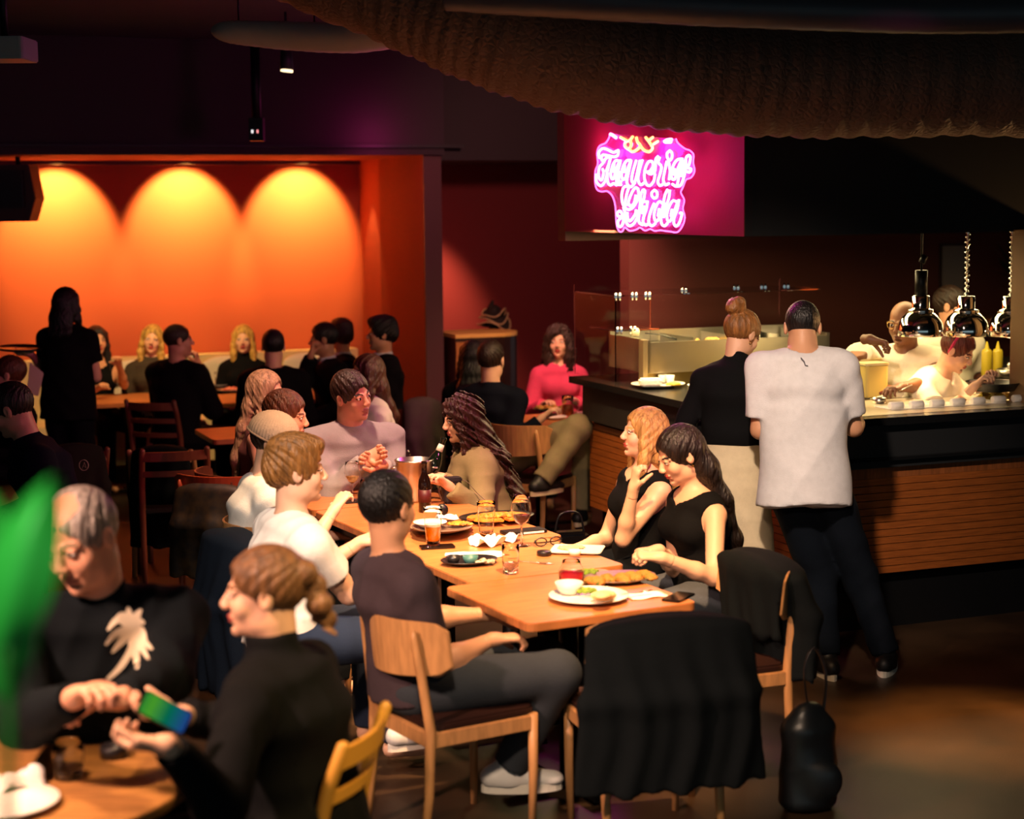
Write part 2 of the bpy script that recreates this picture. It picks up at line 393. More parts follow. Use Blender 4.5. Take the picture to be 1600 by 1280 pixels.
def head_field(S, H, R, k, fem=False, big_nose=1.0):
    """R columns: right, forward, up"""
    Rm = np.array([[R[c][r] for c in range(3)] for r in range(3)], np.float32)
    def T(x, y, z): v = H + (R[0] * x + R[1] * y + R[2] * z) * k; return v
    j = .90 if fem else 1.0
    def E(c, r, kk=.02, op='u'): S.el(T(*c), [x * k for x in r], Rm, k=kk * k, op=op)
    E((0, -.014, .030), (.074, .094, .084), .03)
    E((0, .028, -.034), (.058 * j, .060, .076), .03)
    E((0, .036, -.082), (.040 * j, .046, .030), .03)
    E((0, .074, -.100), (.015 * j, .014, .014), .02)
    for s in (-1, 1):
        E((s * .036, .058, -.032), (.022, .022, .024), .025)
        E((s * .048 * j, .0, -.072), (.014, .030, .022), .03)
        E((s * .032, .100, .006), (.017, .015, .011), .012, 's')
        S.rc(T(s * .015, .083, .019), T(s * .046, .070, .017), .0085 * k, .007 * k, k=.010 * k)
        E((s * .0315, .079, .004), (.0135, .012, .0115), .004)
        E((s * .0775, -.008, -.006), (.010, .019, .031), .008)
        E((s * .087, .000, -.004), (.006, .010, .018), .004, 's')
        E((s * .011, .100, -.031), (.0075, .009, .0068), .006)
    S.rc(T(0, .084, .012), T(0, .105 * 1, -.024), .0075 * k, .0115 * k * big_nose, k=.012 * k)
    E((0, .087, -.0575), (.023, .012, .0055), .006)
    E((0, .085, -.0680), (.019, .012, .0065), .006)
    E((0, .0985, -.0625), (.019, .0045, .0016), .003, 's')
    E((0, .079, -.083), (.018, .010, .006), .008, 's')
    return T, Rm

def face_mats(v, q, H, R, k):
    c = v[q].mean(1) - V3(H); L = np.stack([c @ V3(R[0]), c @ V3(R[1]), c @ V3(R[2])], 1) / k
    m = np.zeros(len(q), np.int32)
    lip = (np.abs(L[:, 0]) < .0235 * (1 - np.abs(L[:, 2] + .0625) / .03)) & (L[:, 1] > .080) & (np.abs(L[:, 2] + .0625) < .0115)
    m[lip] = 1
    bz = L[:, 2] - (.0255 - np.abs(np.abs(L[:, 0]) - .030) * .22)
    brow = (np.abs(L[:, 0]) > .014) & (np.abs(L[:, 0]) < .050) & (L[:, 1] > .05) & (np.abs(bz) < .0042)
    m[brow] = 2
    dx = np.abs(L[:, 0]) - .0315
    eye = (L[:, 1] > .07) & ((dx / .0125) ** 2 + ((L[:, 2] - .0035) / .0052) ** 2 < 1); m[eye] = 3
    iris = eye & ((dx / .0058) ** 2 + ((L[:, 2] - .0035) / .0060) ** 2 < 1); m[iris] = 4
    lash = (L[:, 1] > .065) & ~eye & (L[:, 2] > .0035) & ((dx / .0150) ** 2 + ((L[:, 2] - .0035) / .0075) ** 2 < 1); m[lash] = 4
    return m

def build_hair(style, H, R, k, T, Rm, root, m, N, bodyb, seed, vox):
    S = SDF(); kk = k
    def E(c, r, q=.02, op='u'): S.el(T(*c), [x * kk for x in r], Rm, k=q * kk, op=op)
    dn = Vector((0, 0, -1)); hb = -R[1]
    th = {'buzz': .005, 'short': .013, 'quiff': .015, 'fluffy': .022, 'balding': .007, 'curly': .024}.get(style, .012)
    sh = style in ('short', 'quiff', 'fluffy'); E((0, -.016, .033 if sh else .031), (.075 + (th * .6 if sh else th), .095 + (th * .8 if sh else th), .085 + th), .01)
    curly = style == 'curly'
    if style in ('buzz', 'short', 'quiff', 'fluffy', 'balding'):
        if style in ('quiff', 'fluffy'):
            E((0, .045, .098), (.052, .050, .026), .03); E((.018, .070, .096), (.030, .026, .016), .02)
        if style == 'fluffy': E((0, -.02, .085), (.078, .085, .045), .03); E((.0, -.085, -.005), (.062, .035, .05), .03)
        zf = .080 if style != 'balding' else .090
        E((0, .128, zf - .12), (.093, .085, .118), .012, 's')                 # face
        S.clip(T(0, -.1, -.086 if style == 'buzz' else -.066), R[2] * -.92 + R[1] * .1)                      # nape line
        for s in (-1, 1): E((s * .094, .035, -.052), (.030, .060, .050), .008, 's')
        if style == 'balding': E((0, .05, .13), (.06, .07, .06), .02, 's')
    else:
        E((0, .135, -.047), (.092, .095, .135), .012, 's')
        if style in ('bun', 'ponytail', 'braid', 'updo'):
            S.clip(T(0, -.09, -.070), R[2] * -.85 + R[1] * .5)
            for s in (-1, 1): E((s * .094, .030, -.050), (.030, .045, .055), .010, 's')
        if style == 'bun':
            E((0, -.105, .108), (.054, .050, .044), .01); E((.026, -.12, .128), (.036, .034, .030), .008); E((-.028, -.10, .130), (.032, .032, .028), .008); E((0, -.13, .09), (.036, .03, .03), .008)
        if style in ('ponytail',):
            a = T(0, -.105, .035); b = T(0, -.150, -.03); S.rc(T(0, -.09, .04), a, .03 * k, .022 * k, k=.02)
            S.rc(a, b, .020 * k, .034 * k, k=.02); c = b + dn * .16 * k + hb * .01; S.rc(b, c, .034 * k, .030 * k, k=.02); S.rc(c, c + dn * .13 * k, .030 * k, .008 * k, k=.02)
        if style == 'braid':
            p = T(.0, -.105, .045); S.rc(T(0, -.08, .05), p, .035 * k, .030 * k, k=.015); v = U(hb * .55 + dn * .9)
            for i in range(8):
                off = R[0] * (.014 if i % 2 else -.014) * k; rr = (.041 - .0022 * i) * k
                S.el(p + off, (rr, rr, rr * .95), None, k=.006); p = p + v * .047 * k; v = U(v + dn * .55)
            S.rc(p, p + dn * .06 * k, .022 * k, .01 * k, k=.01)
        if style in ('long', 'curly', 'longback'):
            L = bodyb.get('hair_len', .36) * k
            w = 1.25 if curly else 1.0
            a = T(0, -.055, .0); b = T(0, -.070, -.10); hb2 = U(Vector((hb.x, hb.y, 0)))
            S.loft(a, b, (.086 * w * k, .062 * k), (.090 * w * k, .060 * w * k), R[0], k=.03)
            bk, tt, sd = bodyb['back'], bodyb['t'], bodyb['side']; wl = w * bodyb.get('hair_w', 1.0)
            c = N + bk * (.100 * w) * k - tt * .03; S.loft(b, c, (.090 * w * k, .055 * w * k), (.100 * wl * k, .042 * w * k), sd, k=.05)
            L2 = L - (b - c).length - .09 * k
            if L2 > .03:
                e = c - tt * L2 * .55 + bk * .035 * k; S.loft(c, e, (.100 * wl * k, .042 * w * k), (.100 * wl * k, .036 * w * k), sd, k=.04)
                e2 = e - tt * L2 * .45; S.loft(e, e2, (.100 * wl * k, .036 * w * k), (.070 * wl * k, .022 * w * k), sd, k=.03)
            if style != 'longback':
                for s in (-1, 1):
                    a = T(s * .066, .018, .050); b = T(s * .082, .022, -.05); c = T(s * .084, .015, -.12); e = c + dn * L * .45 + R[1] * .03
                    S.rc(T(s * .074, -.02, .03), T(s * .084, -.012, -.07), .020 * k, .022 * k, k=.02)
                    S.rc(a, b, .026 * k, .022 * w * k, k=.02); S.rc(b, c, .022 * w * k, .026 * w * k, k=.02); S.rc(c, e, .030 * w * k, .016 * w * k, k=.02)
        E((0, .130, -.052), (.070, .078, .132), .010, 's')
    Hn = V3(H); r0, r1, r2 = V3(R[0]), V3(R[1]), V3(R[2]); rs = np.random.RandomState(seed); ph = rs.uniform(0, 6, 4)
    if curly:
        A = rs.normal(size=(3, 3)) * 90
        def nz(P): w = np.sin(P @ (A * .4) + ph[:3]); s = np.sin(P @ A + 2.5 * w + ph[1:]); s2 = np.sin(P @ (A * 2.3) + 2.0 * w + ph[:3]); return .0085 * (s[:, 0] * .6 + s[:, 1] * s[:, 2]) + .0055 * (s2[:, 0] + s2[:, 1] * s2[:, 2])
    elif style == 'buzz':
        def nz(P): return 0 * P[:, 0]
    else:
        amp = .0026 if style not in ('fluffy', 'quiff') else .0050
        def nz(P):
            c = P - Hn; an = np.arctan2(c @ r0, c @ r1 * .6 + c @ r2 * .5 + .03); zz = c @ r2
            return amp * k * (np.sin(an * 22 + 2.5 * np.sin(zz * 26 + ph[0]) + ph[1]) * .6 + np.sin(an * 47 + 3 * np.sin(zz * 18 + ph[2])) * .4)
    S.noise(nz)
    r = S.mesh(vox)
    if r is not None: return np_mesh('hair', [(r, 0)], [m], root)

PEOPLE = {}
COUNT = {'tri': 0}
def person(label, head, yaw, hyaw=None, hp=0.0, hr=0.0, lean=6.0, side=0.0, pose='sit', sex='m', k=1.0, hair='short', hcol=('brown', '#2a1810'),
           skin='fair', top=('tee', 'black', '#101012'), bottom=('trousers', 'dark', '#15171c'), hands=None, q=1.0, syaw=None, shoes=None, knees=None, ankles=None,
           build=1.0, group=None, seat=.46, hair_len=.36, collar=None, seed=1, elbows=None, curls=(.6, .6), hem=-.03, eabs=None, extra=None, hair_w=1.0, neck=0.0, boxy=0, sleeve=.62, sole=None):
    """head: (pixel x, pixel y, depth) of the head's centre; yaw 0 faces the camera, 90 faces right, -90 left"""
    fem = sex == 'f'; H = PY(*head); k0 = k; hyaw = yaw if hyaw is None else hyaw; syaw = yaw if syaw is None else syaw
    def fw(a): a = math.radians(a); return Vector((math.sin(a), -math.cos(a), 0))
    F = fw(yaw); Rt = F.cross(EZ); FS = fw(syaw); RS = FS.cross(EZ); FH = fw(hyaw)
    hf = U(FH * math.cos(math.radians(hp)) - EZ * math.sin(math.radians(hp))); hr0 = U(hf.cross(EZ)); hu = hr0.cross(hf)
    a = math.radians(hr); hR = hr0 * math.cos(a) - hu * math.sin(a); hU = hu * math.cos(a) + hr0 * math.sin(a); R = (hR, hf, hU)
    la, sa = math.radians(lean), math.radians(side); t = U(EZ * math.cos(la) * math.cos(sa) + F * math.sin(la) + Rt * math.sin(sa))
    hk = k * (.95 if fem else 1.0)
    N = H - hU * .115 * k - t * .058 * k - hf * .012 * k + EZ * neck
    hz = (seat + .085) if pose == 'sit' else .93 * k
    L = (N.z - hz) / max(.3, t.z); L = max(.40 * k, min(.60 * k, L)); P0 = N - t * L
    root = empty('person', (P0.x, P0.y, 0), label, 'person', group)
    ax = U(F - t * F.dot(t))
    sw = (.150 if fem else .172) * k * build; S_ = {}
    for s, n in ((1, 'R'), (-1, 'L')): S_[n] = N - t * .075 * k + RS * s * sw
    B = SDF()
    hipw = (.162 if fem else .150) * k * build; hd = .115 * k * build
    stations = [(0, hipw, hd, Rt), (.34, (.122 if fem else .142) * k * build, .098 * k * build, Rt), (.70, (.142 if fem else .168) * k * build, .112 * k * build, RS), (.90, (.135 if fem else .160) * k * build, .088 * k * build, RS)]
    def torso(S, g, z0=0.0, kk=.05, bust=True, cut=None):
        for i in range(3):
            f0, w0, d0, s0 = stations[i]; f1, w1, d1, s1 = stations[i+1]
            a_, b_ = P0 + t * L * f0, P0 + t * L * f1
            if i == 0 and z0: a_ = a_ - t * z0
            S.loft(a_, b_, (w0 + g, d0 + g), (w1 + g, d1 + g), (s0 + s1), k=kk, rz=.05 * k + g, cut=cut if i == 0 else None)
        for s in (1, -1):
            e = S_['R' if s > 0 else 'L']
            S.rc(N - t * .022 * k + RS * s * .035, e, .042 * k + g, (.042 if fem else .050) * k * build + g, k=kk)
            if fem and bust: S.el(P0 + t * L * .66 + RS * s * .064 * k + FS * .078 * k, [.054 * k + g] * 3, None, k=.04)
    torso(B, 0)
    nr = (.046 if fem else .053) * k * (.5 + .5 * build)
    B.rc(N - t * .03 * k, H - hU * .055 * k - hf * .022 * k, nr * 1.12, nr, k=.03)
    # arms by two-bone reach
    arms = {}
    ua, fa = .285 * k, .250 * k
    hands = hands or {}
    for n in ('R', 'L'):
        s = 1 if n == 'R' else -1; Sh = S_[n]; tg = hands.get(n)
        if tg is None:
            if pose == 'sit': W = P0 + F * .30 * k + Rt * s * .10 * k + EZ * .10
            else: W = Sh - EZ * .50 * k + F * .06 + Rt * s * .05
            pn = (EZ * -1 if pose == 'sit' else -Rt * s); hd_ = None
        else:
            W = PY(*tg[0]) if len(tg[0]) == 3 and tg[0][2] > 1 else N + RS * tg[0][0] + FS * tg[0][1] + EZ * tg[0][2]
            pn = tg[1] if len(tg) > 1 and tg[1] is not None else EZ * -1; hd_ = tg[2] if len(tg) > 2 else None
        v = W - Sh; d = v.length; dm = (ua + fa) * .985
        if d > dm: W = Sh + v * (dm / d); v = W - Sh; d = dm
        if d < .12: d = .12
        pole = (elbows or {}).get(n)
        pole = Vector(pole) if pole is not None else (-EZ * 1.0 + RS * s * .45 - FS * .25)
        if pole is not None and (elbows or {}).get(n) is not None: pole = RS * pole[0] + FS * pole[1] + EZ * pole[2]
        u = v.normalized(); x = (d * d + ua * ua - fa * fa) / (2 * d); hh = math.sqrt(max(0, ua * ua - x * x))
        pp = pole - u * pole.dot(u); pp.normalize(); Eb = Sh + u * x + pp * hh
        if eabs and n in eabs: Eb = PY(*eabs[n]); W = PY(*tg[0])
        arms[n] = (Sh, Eb, W, Vector(pn), hd_)
        B.rc(Sh, Eb, (.042 if fem else .052) * k * build, (.034 if fem else .040) * k * build, k=.02)
        B.rc(Eb, Eb + (W - Eb) * .35, (.034 if fem else .040) * k, (.034 if fem else .041) * k, k=.02); B.rc(Eb + (W - Eb) * .35, W, (.034 if fem else .041) * k, .024 * k, k=.02)
    # legs
    legs = {}
    for n in ('R', 'L'):
        s = 1 if n == 'R' else -1; hj = P0 + Rt * s * .088 * k
        if knees and n in knees: K = PY(*knees[n]) if knees[n][2] > 1 else hj + Rt * knees[n][0] + F * knees[n][1] + EZ * knees[n][2]
        elif pose == 'sit': K = hj + F * .40 * k + Rt * s * .04; K.z = seat + .055
        else: K = hj - EZ * .42 * k + F * .03
        if ankles and n in ankles: A = PY(*ankles[n]) if len(ankles[n]) == 3 and ankles[n][2] > 1 else K + Rt * ankles[n][0] + F * ankles[n][1] + EZ * ankles[n][2]
        else: A = Vector((K.x, K.y, 0)) + F * (.0 if pose == 'sit' else -.05) + EZ * .09
        A.z = max(A.z, .085)
        legs[n] = (hj, K, A)
        B.rc(hj, K, .085 * k * build, .056 * k * build, k=.03); B.rc(K, K + (A - K) * .35, .054 * k, .056 * k, k=.02); B.rc(K + (A - K) * .35, A, .056 * k, .036 * k, k=.02)
        ft = U(Vector((F.x, F.y, 0))); B.rc(A - ft * .03 - EZ * .02, A + ft * .13 - EZ * .045, .034, .026, k=.03)
    # meshes of the skin: trunk coarse, head and hands fine, cut along shared planes
    hv, bv = .0042 * q, .0125 * q
    cutp = H - hU * .135 * k; Bc = SDF(); Bc.p = list(B.p); Bc.clip(cutp + hU * .003, hU)
    for n in arms:
        Sh, Eb, W, pn, hd_ = arms[n]; u = U(W - Eb)
        w = W - u * .02
        Bc.p.append(('s', V3(W) - .09, V3(W) + .09, (lambda c_, u_: (lambda P: np.maximum(np.sqrt(((P - c_) ** 2).sum(-1)) - .07, -((P - c_) @ u_))))(V3(w), V3(u)), .002))
    parts = []
    r = Bc.mesh(bv); parts.append((r, 0)); COUNT['tri'] += 2 * len(r[1])
    Hs = SDF(); Hs.p = [B.p[i] for i in range(len(B.p)) if i < 40]
    T, Rm = None, None
    Hs2 = SDF(); Hs2.p = [p for p in B.p if (p[2][2] > (cutp.z - .05))]
    T, Rm = head_field(Hs2, H, R, hk, fem)
    Hs2.clip(cutp - hU * .016, -hU)
    r = Hs2.mesh(hv, (H - Vector((.17, .17, .20)), H + Vector((.17, .17, .17))))
    parts.append((r, face_mats(r[0], r[1], H, R, hk))); COUNT['tri'] += 2 * len(r[1])
    for n in arms:
        Sh, Eb, W, pn, hd_ = arms[n]; s = 1 if n == 'R' else -1; u = U(W - Eb); d = U(hd_) if hd_ is not None else u
        HS = SDF(); HS.rc(Eb + (W - Eb) * .35, W, (.034 if fem else .041) * k, .024 * k, k=.02)
        pnn = U(pn - d * pn.dot(d)) if abs(U(pn).dot(d)) < .98 else U(d.cross(RS)); th = d.cross(pnn) * (1 if n == 'R' else -1)
        hand(HS, W, d, pnn, th, curls[0 if n == 'R' else 1], k * (.93 if fem else 1.0)); HS.clip(W - u * .042, -u)
        r = HS.mesh(.0048 * q if q < 1.4 else .0058)
        if r is not None: parts.append((r, 0)); COUNT['tri'] += 2 * len(r[1])
    hn, hc = hcol
    body = np_mesh('body', parts, [skin_mat(skin), (mat('lip_f_' + skin, '#a8463f', rough=.4) if fem else mat('lip_' + skin, '#a3675a' if skin != 'brown' else '#5a2f28', rough=.5)), mat('brow_' + hn, hc if hn not in ('grey', 'blonde') else '#6b5238', rough=.7),
                   mat('eye_white', '#e8e2da', rough=.15), mat('eye_dark', '#150f0c', rough=.1)], root)
    if hair != 'bald': build_hair(hair if hair != 'beanie' else 'short', H, R, hk, T, Rm, root, hair_mat(hn, hc), N, {'hair_len': hair_len, 'back': -FS, 't': t, 'side': RS, 'hair_w': hair_w}, seed, .0048 * q)
    # ---- top
    kind, cn, cc = top; cm = cloth(cn, cc)
    g = {'tank': .009, 'tee': .014, 'long': .015, 'turtle': .014, 'jacket': .024, 'shirt': .018, 'chef': .022}[kind]
    Tp = SDF(); cp = P0 + t * (hem + .0); torso(Tp, g, max(.05, .04 - hem), cut=[(cp, -t)])
    for n in arms:
        Sh, Eb, W, pn, hd_ = arms[n]; u = U(Eb - Sh); ra = (.042 if fem else .052) * k * build + g; rb = (.034 if fem else .040) * k * build + g
        if kind in ('tee', 'chef'):
            f_ = sleeve; e = Sh + (Eb - Sh) * f_; Tp.rc(Sh, Sh + (Eb - Sh) * (f_ + .15), ra + .006, rb + .016, k=.03, cut=[(e, u)])
        elif kind != 'tank':
            Tp.rc(Sh, Eb, ra, rb + .004, k=.03); f_ = .93; u2 = U(W - Eb); w = W - u2 * .015
            Tp.rc(Eb, W, rb + .004, .030 * k + g * .8, k=.025, cut=[(w, u2)])
        if kind == 'tank': Tp.rc(Sh + RS * (.012 if n == 'R' else -.012) + u * .02, Eb, .058 * k, .05 * k, k=.012, op='s')
    if kind in ('turtle', 'long'):
        hh_ = .075 if kind == 'turtle' else .030
        hn_ = (H - N).normalized(); Tp.rc(N - t * .03, N + hn_ * (hh_ + .03) * k, nr + .020, nr + .012, k=.02, cut=[(N + hn_ * hh_ * k, hn_)])
    else:
        rr = {'tee': .064, 'tank': .088, 'jacket': .070, 'shirt': .062, 'chef': .062}[kind] * k
        Tp.rc(N + t * .012 + FS * .006, H, rr, rr, k=.012, op='s'); Tp.rc(N + FS * .05 - t * .01, N + FS * .09 - t * (.05 if kind in ('tee', 'chef') else .11), .030, .012, k=.015, op='s')
    if hem < -.02: Tp.loft(cp - t * .06, P0 + t * (.30 if boxy else .10), (hipw + g + .012 + boxy, hd + g + .014 + boxy), (((.150 if fem else .165) * k * build if boxy else hipw - .01) + g + .004, (.110 * k * build if boxy else hd - .01) + g + .006), Rt, k=.04, rz=.04, cut=[(cp, -t)])
    Tp.noise(folds(.0095 if boxy > .02 else .0062 if kind != 'tank' else .002, .8 if boxy > .02 else 1.0, seed))
    r = Tp.mesh(.0095 * q); nm = {'tank': 'tank_top', 'tee': 'tee_shirt', 'long': 'sweater', 'turtle': 'turtleneck', 'jacket': 'jacket', 'shirt': 'shirt', 'chef': 'chef_jacket'}[kind]
    to = np_mesh(nm, [(r, 0)], [cm], root); COUNT['tri'] += 2 * len(r[1])
    if collar:
        Cs = SDF(); Cs.rc(N - t * .012, N + U(H - N) * .045 * k, nr + .024, nr + .014, k=.01); Cs.rc(N - t * .05, H, nr + .004, nr + .004, k=.004, op='s')
        Cs.rc(N + FS * .06 - t * .1, N + FS * .09 + t * .06, .022, .022, k=.006, op='s'); Cs.clip(N + U(H - N) * .042 * k, U(H - N))
        r = Cs.mesh(.006 * q)
        if r is not None: np_mesh('collar', [(r, 0)], [cloth(*collar)], root)
    # ---- bottom
    kind2, cn2, cc2 = bottom; Bt = SDF(); g2 = .015
    Bt.loft(P0 - t * .03, P0 + t * .13 * k, (hipw + .004, hd + .004), ((.136 if fem else .146) * k * build + .002, .100 * k * build + .004), Rt, k=.04, cut=[(P0 + t * (.12 * k), t)])
    if kind2 == 'trousers':
        for n in legs:
            hj, K, A = legs[n]; u = U(A - K)
            Bt.rc(hj, K, .086 * k * build + g2, .062 * k * build + g2, k=.035); Bt.rc(K, A, .060 * k * build + g2, .050 * k + g2, k=.03, cut=[(A - u * .01, u)])
    else:
        A = P0 - t * (.70 * k); Bt.loft(P0, A, (hipw + .02, hd + .03), (hipw + .09, hd + .10), Rt, k=.04, cut=[(A, -t)])
    Bt.noise(folds(.0050, .8, seed + 9))
    r = Bt.mesh(.0105 * q); np_mesh({'trousers': 'trousers', 'skirt': 'skirt'}[kind2], [(r, 0)], [cloth(cn2, cc2)], root); COUNT['tri'] += 2 * len(r[1])
    # ---- shoes
    if shoes:
        sn, sc_ = shoes; solem = mat('sole_' + (sole[0] if sole else sn), sole[1] if sole else sc_, rough=.6)
        for n in legs:
            hj, K, A = legs[n]; ft = U(Vector((F.x, F.y, 0)) + Rt * (.25 if n == 'R' else -.25)); base = Vector((A.x, A.y, A.z - .085))
            So = SDF(); So.loft(base - ft * .055 + EZ * .055, base + ft * .15 + EZ * .040, (.042, .045), (.044, .028), ft.cross(EZ), k=.02, rz=.05)
            So.rc(base + EZ * .10, base + EZ * .05, .046, .05, k=.03); So.rc(base + EZ * .20, base + EZ * .09, .030, .036, k=.004, op='s'); So.clip(base + EZ * .026, -EZ)
            r = So.mesh(.006); sh = np_mesh('shoe', [(r, 0)], [mat('shoe_' + sn, sc_, rough=.5)], root)
            m = MB(); pts = []
            for i in range(20):
                a_ = 2 * PI * i / 20; x = math.cos(a_); y = math.sin(a_); pts.append((y * (.047 + .006 * x), .047 + x * .148))
            rz = math.atan2(ft.y, ft.x) - PI / 2; m.prism(pts, 0, .030, base - root.location, rz); so = m.build('sole', solem, sh)
    PEOPLE[label[:24]] = dict(root=root, H=H, R=R, T=T, N=N, P0=P0, arms=arms, F=F, Rt=Rt, RS=RS, FS=FS, t=t, legs=legs, k=k)
    return PEOPLE[label[:24]]
    return dict(root=root, H=H, R=R, T=T, N=N, P0=P0, arms=arms, F=F, Rt=Rt, RS=RS, FS=FS, t=t, legs=legs, k=k)
# ------------------------------------------------------------------ materials
M_wall = mat('terracotta_paint', '#a8482c', rough=.8, bump=.08, bscale=30)
M_wall2 = mat('dark_red_paint', '#6e1f22', rough=.8, bump=.08, bscale=30)
M_black = mat('black_paint', '#1a1c1f', rough=.6, bump=.05)
M_black2 = mat('black_laminate', '#121315', rough=.25)
M_ceil = mat('ceiling_paint', '#2a2d30', rough=.9)
M_floor = mat('floor_resin', '#3a2a1c', rough=.42, noise=.5, nscale=2.2, bump=.15, bscale=160)
M_trim = mat('dark_trim', '#4a2428', rough=.6)
M_oak = mat('oak', '#b8793f', rough=.45, noise=.28, nscale=7, stretch=(1, 12, 1), bump=.05, bscale=90)
M_oakd = mat('oak_dark', '#8a4f28', rough=.45, noise=.3, nscale=8, stretch=(8, 1, 1))
M_slat = mat('slat_wood', '#94501f', rough=.5, noise=.25, nscale=9, stretch=(1, 1, 14), bump=.08)
M_steel = mat('brushed_steel', '#c9c4ba', rough=.28, metal=1.0)
M_chrome = mat('chrome', '#e6e2de', rough=.06, metal=1.0)
M_blackmetal = mat('black_metal', '#0d0e10', rough=.45, metal=.6)
M_glass = mat('clear_glass', '#ffffff', rough=.02, trans=1.0, ior=1.14, coat=.35)
M_pane = mat('pane_glass', '#ffffff', rough=.01, trans=1.0, ior=1.12)
M_white = mat('white_china', '#e9e4dc', rough=.25)
M_napkin = mat('white_paper', '#efe9e0', rough=.9, bump=.4, bscale=60)
M_darkleather = mat('dark_leather', '#1a0f0c', rough=.4)

def wallbox(name, a, b, z0, z1, th, m, side=1):
    """vertical wall from plan point a to b, thickness to one side"""
    a = Vector((a.x, a.y, 0)); b = Vector((b.x, b.y, 0)); d = (b - a).normalized(); n = Vector((-d.y, d.x, 0)) * side
    m_ = MB(); vs = [a, b, b + n * th, a + n * th]
    vs = [v + EZ * z0 for v in vs] + [v + EZ * z1 for v in vs]
    m_.add(vs, [(0, 3, 2, 1), (4, 5, 6, 7), (0, 1, 5, 4), (1, 2, 6, 5), (2, 3, 7, 6), (3, 0, 4, 7)])
    return struct(m_.build(name, m))
CEIL = 3.45
m = MB(); m.box((0, 7.5, -.05), (22, 24, .1)); struct(m.build('floor', M_floor))
m = MB(); m.box((0, 7.5, CEIL + .05), (22, 24, .1)); struct(m.build('ceiling', M_ceil))
LEFT_END = NC - EX * 5.1
wallbox('wall_niche', LEFT_END, NC, 0, 2.6, .15, M_wall)
wallbox('wall_niche_side', NC, PC, 0, 2.6, .15, M_wall, -1 if False else 1)
WB0 = PC + EX * .15 + EY * 1.25
wallbox('wall_rear', NC + EX * .15 + EY * -.5, WB0 + EX * 5.0, 0, CEIL, .15, M_wall2)
wallbox('wall_kitchen', K0, K0 + EX * 7, 0, CEIL, .15, mat('kitchen_wall_paint', '#5a2a24', rough=.7, bump=.05))
wallbox('wall_left', Vector((-6.2, -3, 0)), Vector((-6.2, 14.6, 0)), 0, CEIL, .15, M_black)
wallbox('wall_right', Vector((8.2, -3, 0)), Vector((8.2, 15.6, 0)), 0, CEIL, .15, M_black, -1)
# niche ceiling and the dark fascia in front of it
def slab(name, a, u, v, z0, z1, m_, parent=None):
    m = MB(); vs = [a, a + u, a + u + v, a + v]; vs = [Vector((p.x, p.y, z0)) for p in vs] + [Vector((p.x, p.y, z1)) for p in vs]
    m.add(vs, [(0, 3, 2, 1), (4, 5, 6, 7), (0, 1, 5, 4), (1, 2, 6, 5), (2, 3, 7, 6), (3, 0, 4, 7)]); return m.build(name, m_, parent)
struct(slab('ceiling_niche', PC - EX * 5.1, EX * 5.1, EY * 1.77, 2.6, 2.68, M_wall))
FASCIA = struct(slab('trim_fascia', PC - EX * 5.1 - EY * .10, EX * 5.25, EY * .10, 2.60, CEIL, mat('fascia_paint', '#2c2226', rough=.75)))
struct(slab('trim_fascia_rear', PC + EX * .15 + EY * .02, EX * 2.2, EY * 1.24, 2.56, CEIL, mat('fascia_paint', '#1e1218')))
struct(slab('trim_ledge', PC - EX * 5.1 - EY * .16, EX * 5.4, EY * .06, 2.655, 2.675, M_black))
struct(slab('trim_post', PC - EY * .03 + EX * .0, EX * .145, EY * 1.2, 0, 2.62, M_trim))
o = struct(slab('trim_rail', NC - EX * 5.0 - EY * .22, EX * 4.95, EY * .10, 2.565, 2.60, mat('rail_brown', '#4a2018', rough=.6)))
# ------------------------------------------------------------------ hood above the bar
hood = empty('kitchen_hood', HC + EX * 2, 'long black kitchen hood with a dark red left side hanging over the bar', 'hood')
def lslab(name, a, u, v, z0, z1, m_, parent): return slab(name, a - parent.location, u, v, z0 - parent.location.z, z1 - parent.location.z, m_, parent)
lslab('front_panel', HC, EX * 5.5, EY * .05, 2.04, CEIL, mat('hood_black', '#0d0f11', rough=.6), hood)
lslab('side_panel', HC - EX * .005, EX * .05, EY * 2.3, 2.04, CEIL, M_wall2, hood)['label'] = 'dark red side panel'
lslab('rear_beam', HC + EY * 2.3, EX * 5.5, EY * .12, 1.98, CEIL, mat('beam_red', '#3a1516', rough=.7), hood)
lslab('top_panel', HC + EX * .05 + EY * .05, EX * 5.4, EY * 2.2, 2.42, 2.46, M_black, hood)
# ------------------------------------------------------------------ neon sign on the hood's left side
SGN_P = HC - EX * .10; SGN_N = EX
def onsign(px, py, off=0.0):
    d = ray(px, py); o_ = Vector((0, 0, CAM_H)); t = ((SGN_P - EX * off) - o_).dot(SGN_N) / d.dot(SGN_N); return o_ + d * t
c1 = lambda x, y: (920 + x / 8.889, 200 + y / 8.889)
c2 = lambda x, y: (940 + x / 10.0, 280 + y / 10.0)
def smooth_path(P, n=4):
    P = [Vector(p) for p in P]; out = []
    for i in range(len(P) - 1):
        p0 = P[max(i-1, 0)]; p1 = P[i]; p2 = P[i+1]; p3 = P[min(i+2, len(P)-1)]
        for j in range(n):
            t = j / n; out.append(.5 * ((2*p1) + (p2-p0)*t + (2*p0-5*p1+4*p2-p3)*t*t + (3*p1-p0-3*p2+p3)*t*t*t))
    out.append(P[-1]); return out
sign = empty('neon_sign', onsign(1005, 290), 'bright pink neon sign in script letters reading Taqueria Chida', 'neon sign')
M_neon = mat('neon_white_pink', '#ffffff', emit=(1.0, .22, .76), estr=8)
M_neon2 = mat('neon_magenta', '#ff50d0', emit=(1.0, .16, .78), estr=2.6)
M_neony = mat('neon_yellow', '#ffd060', emit=(1.0, .50, .12), estr=3.0)
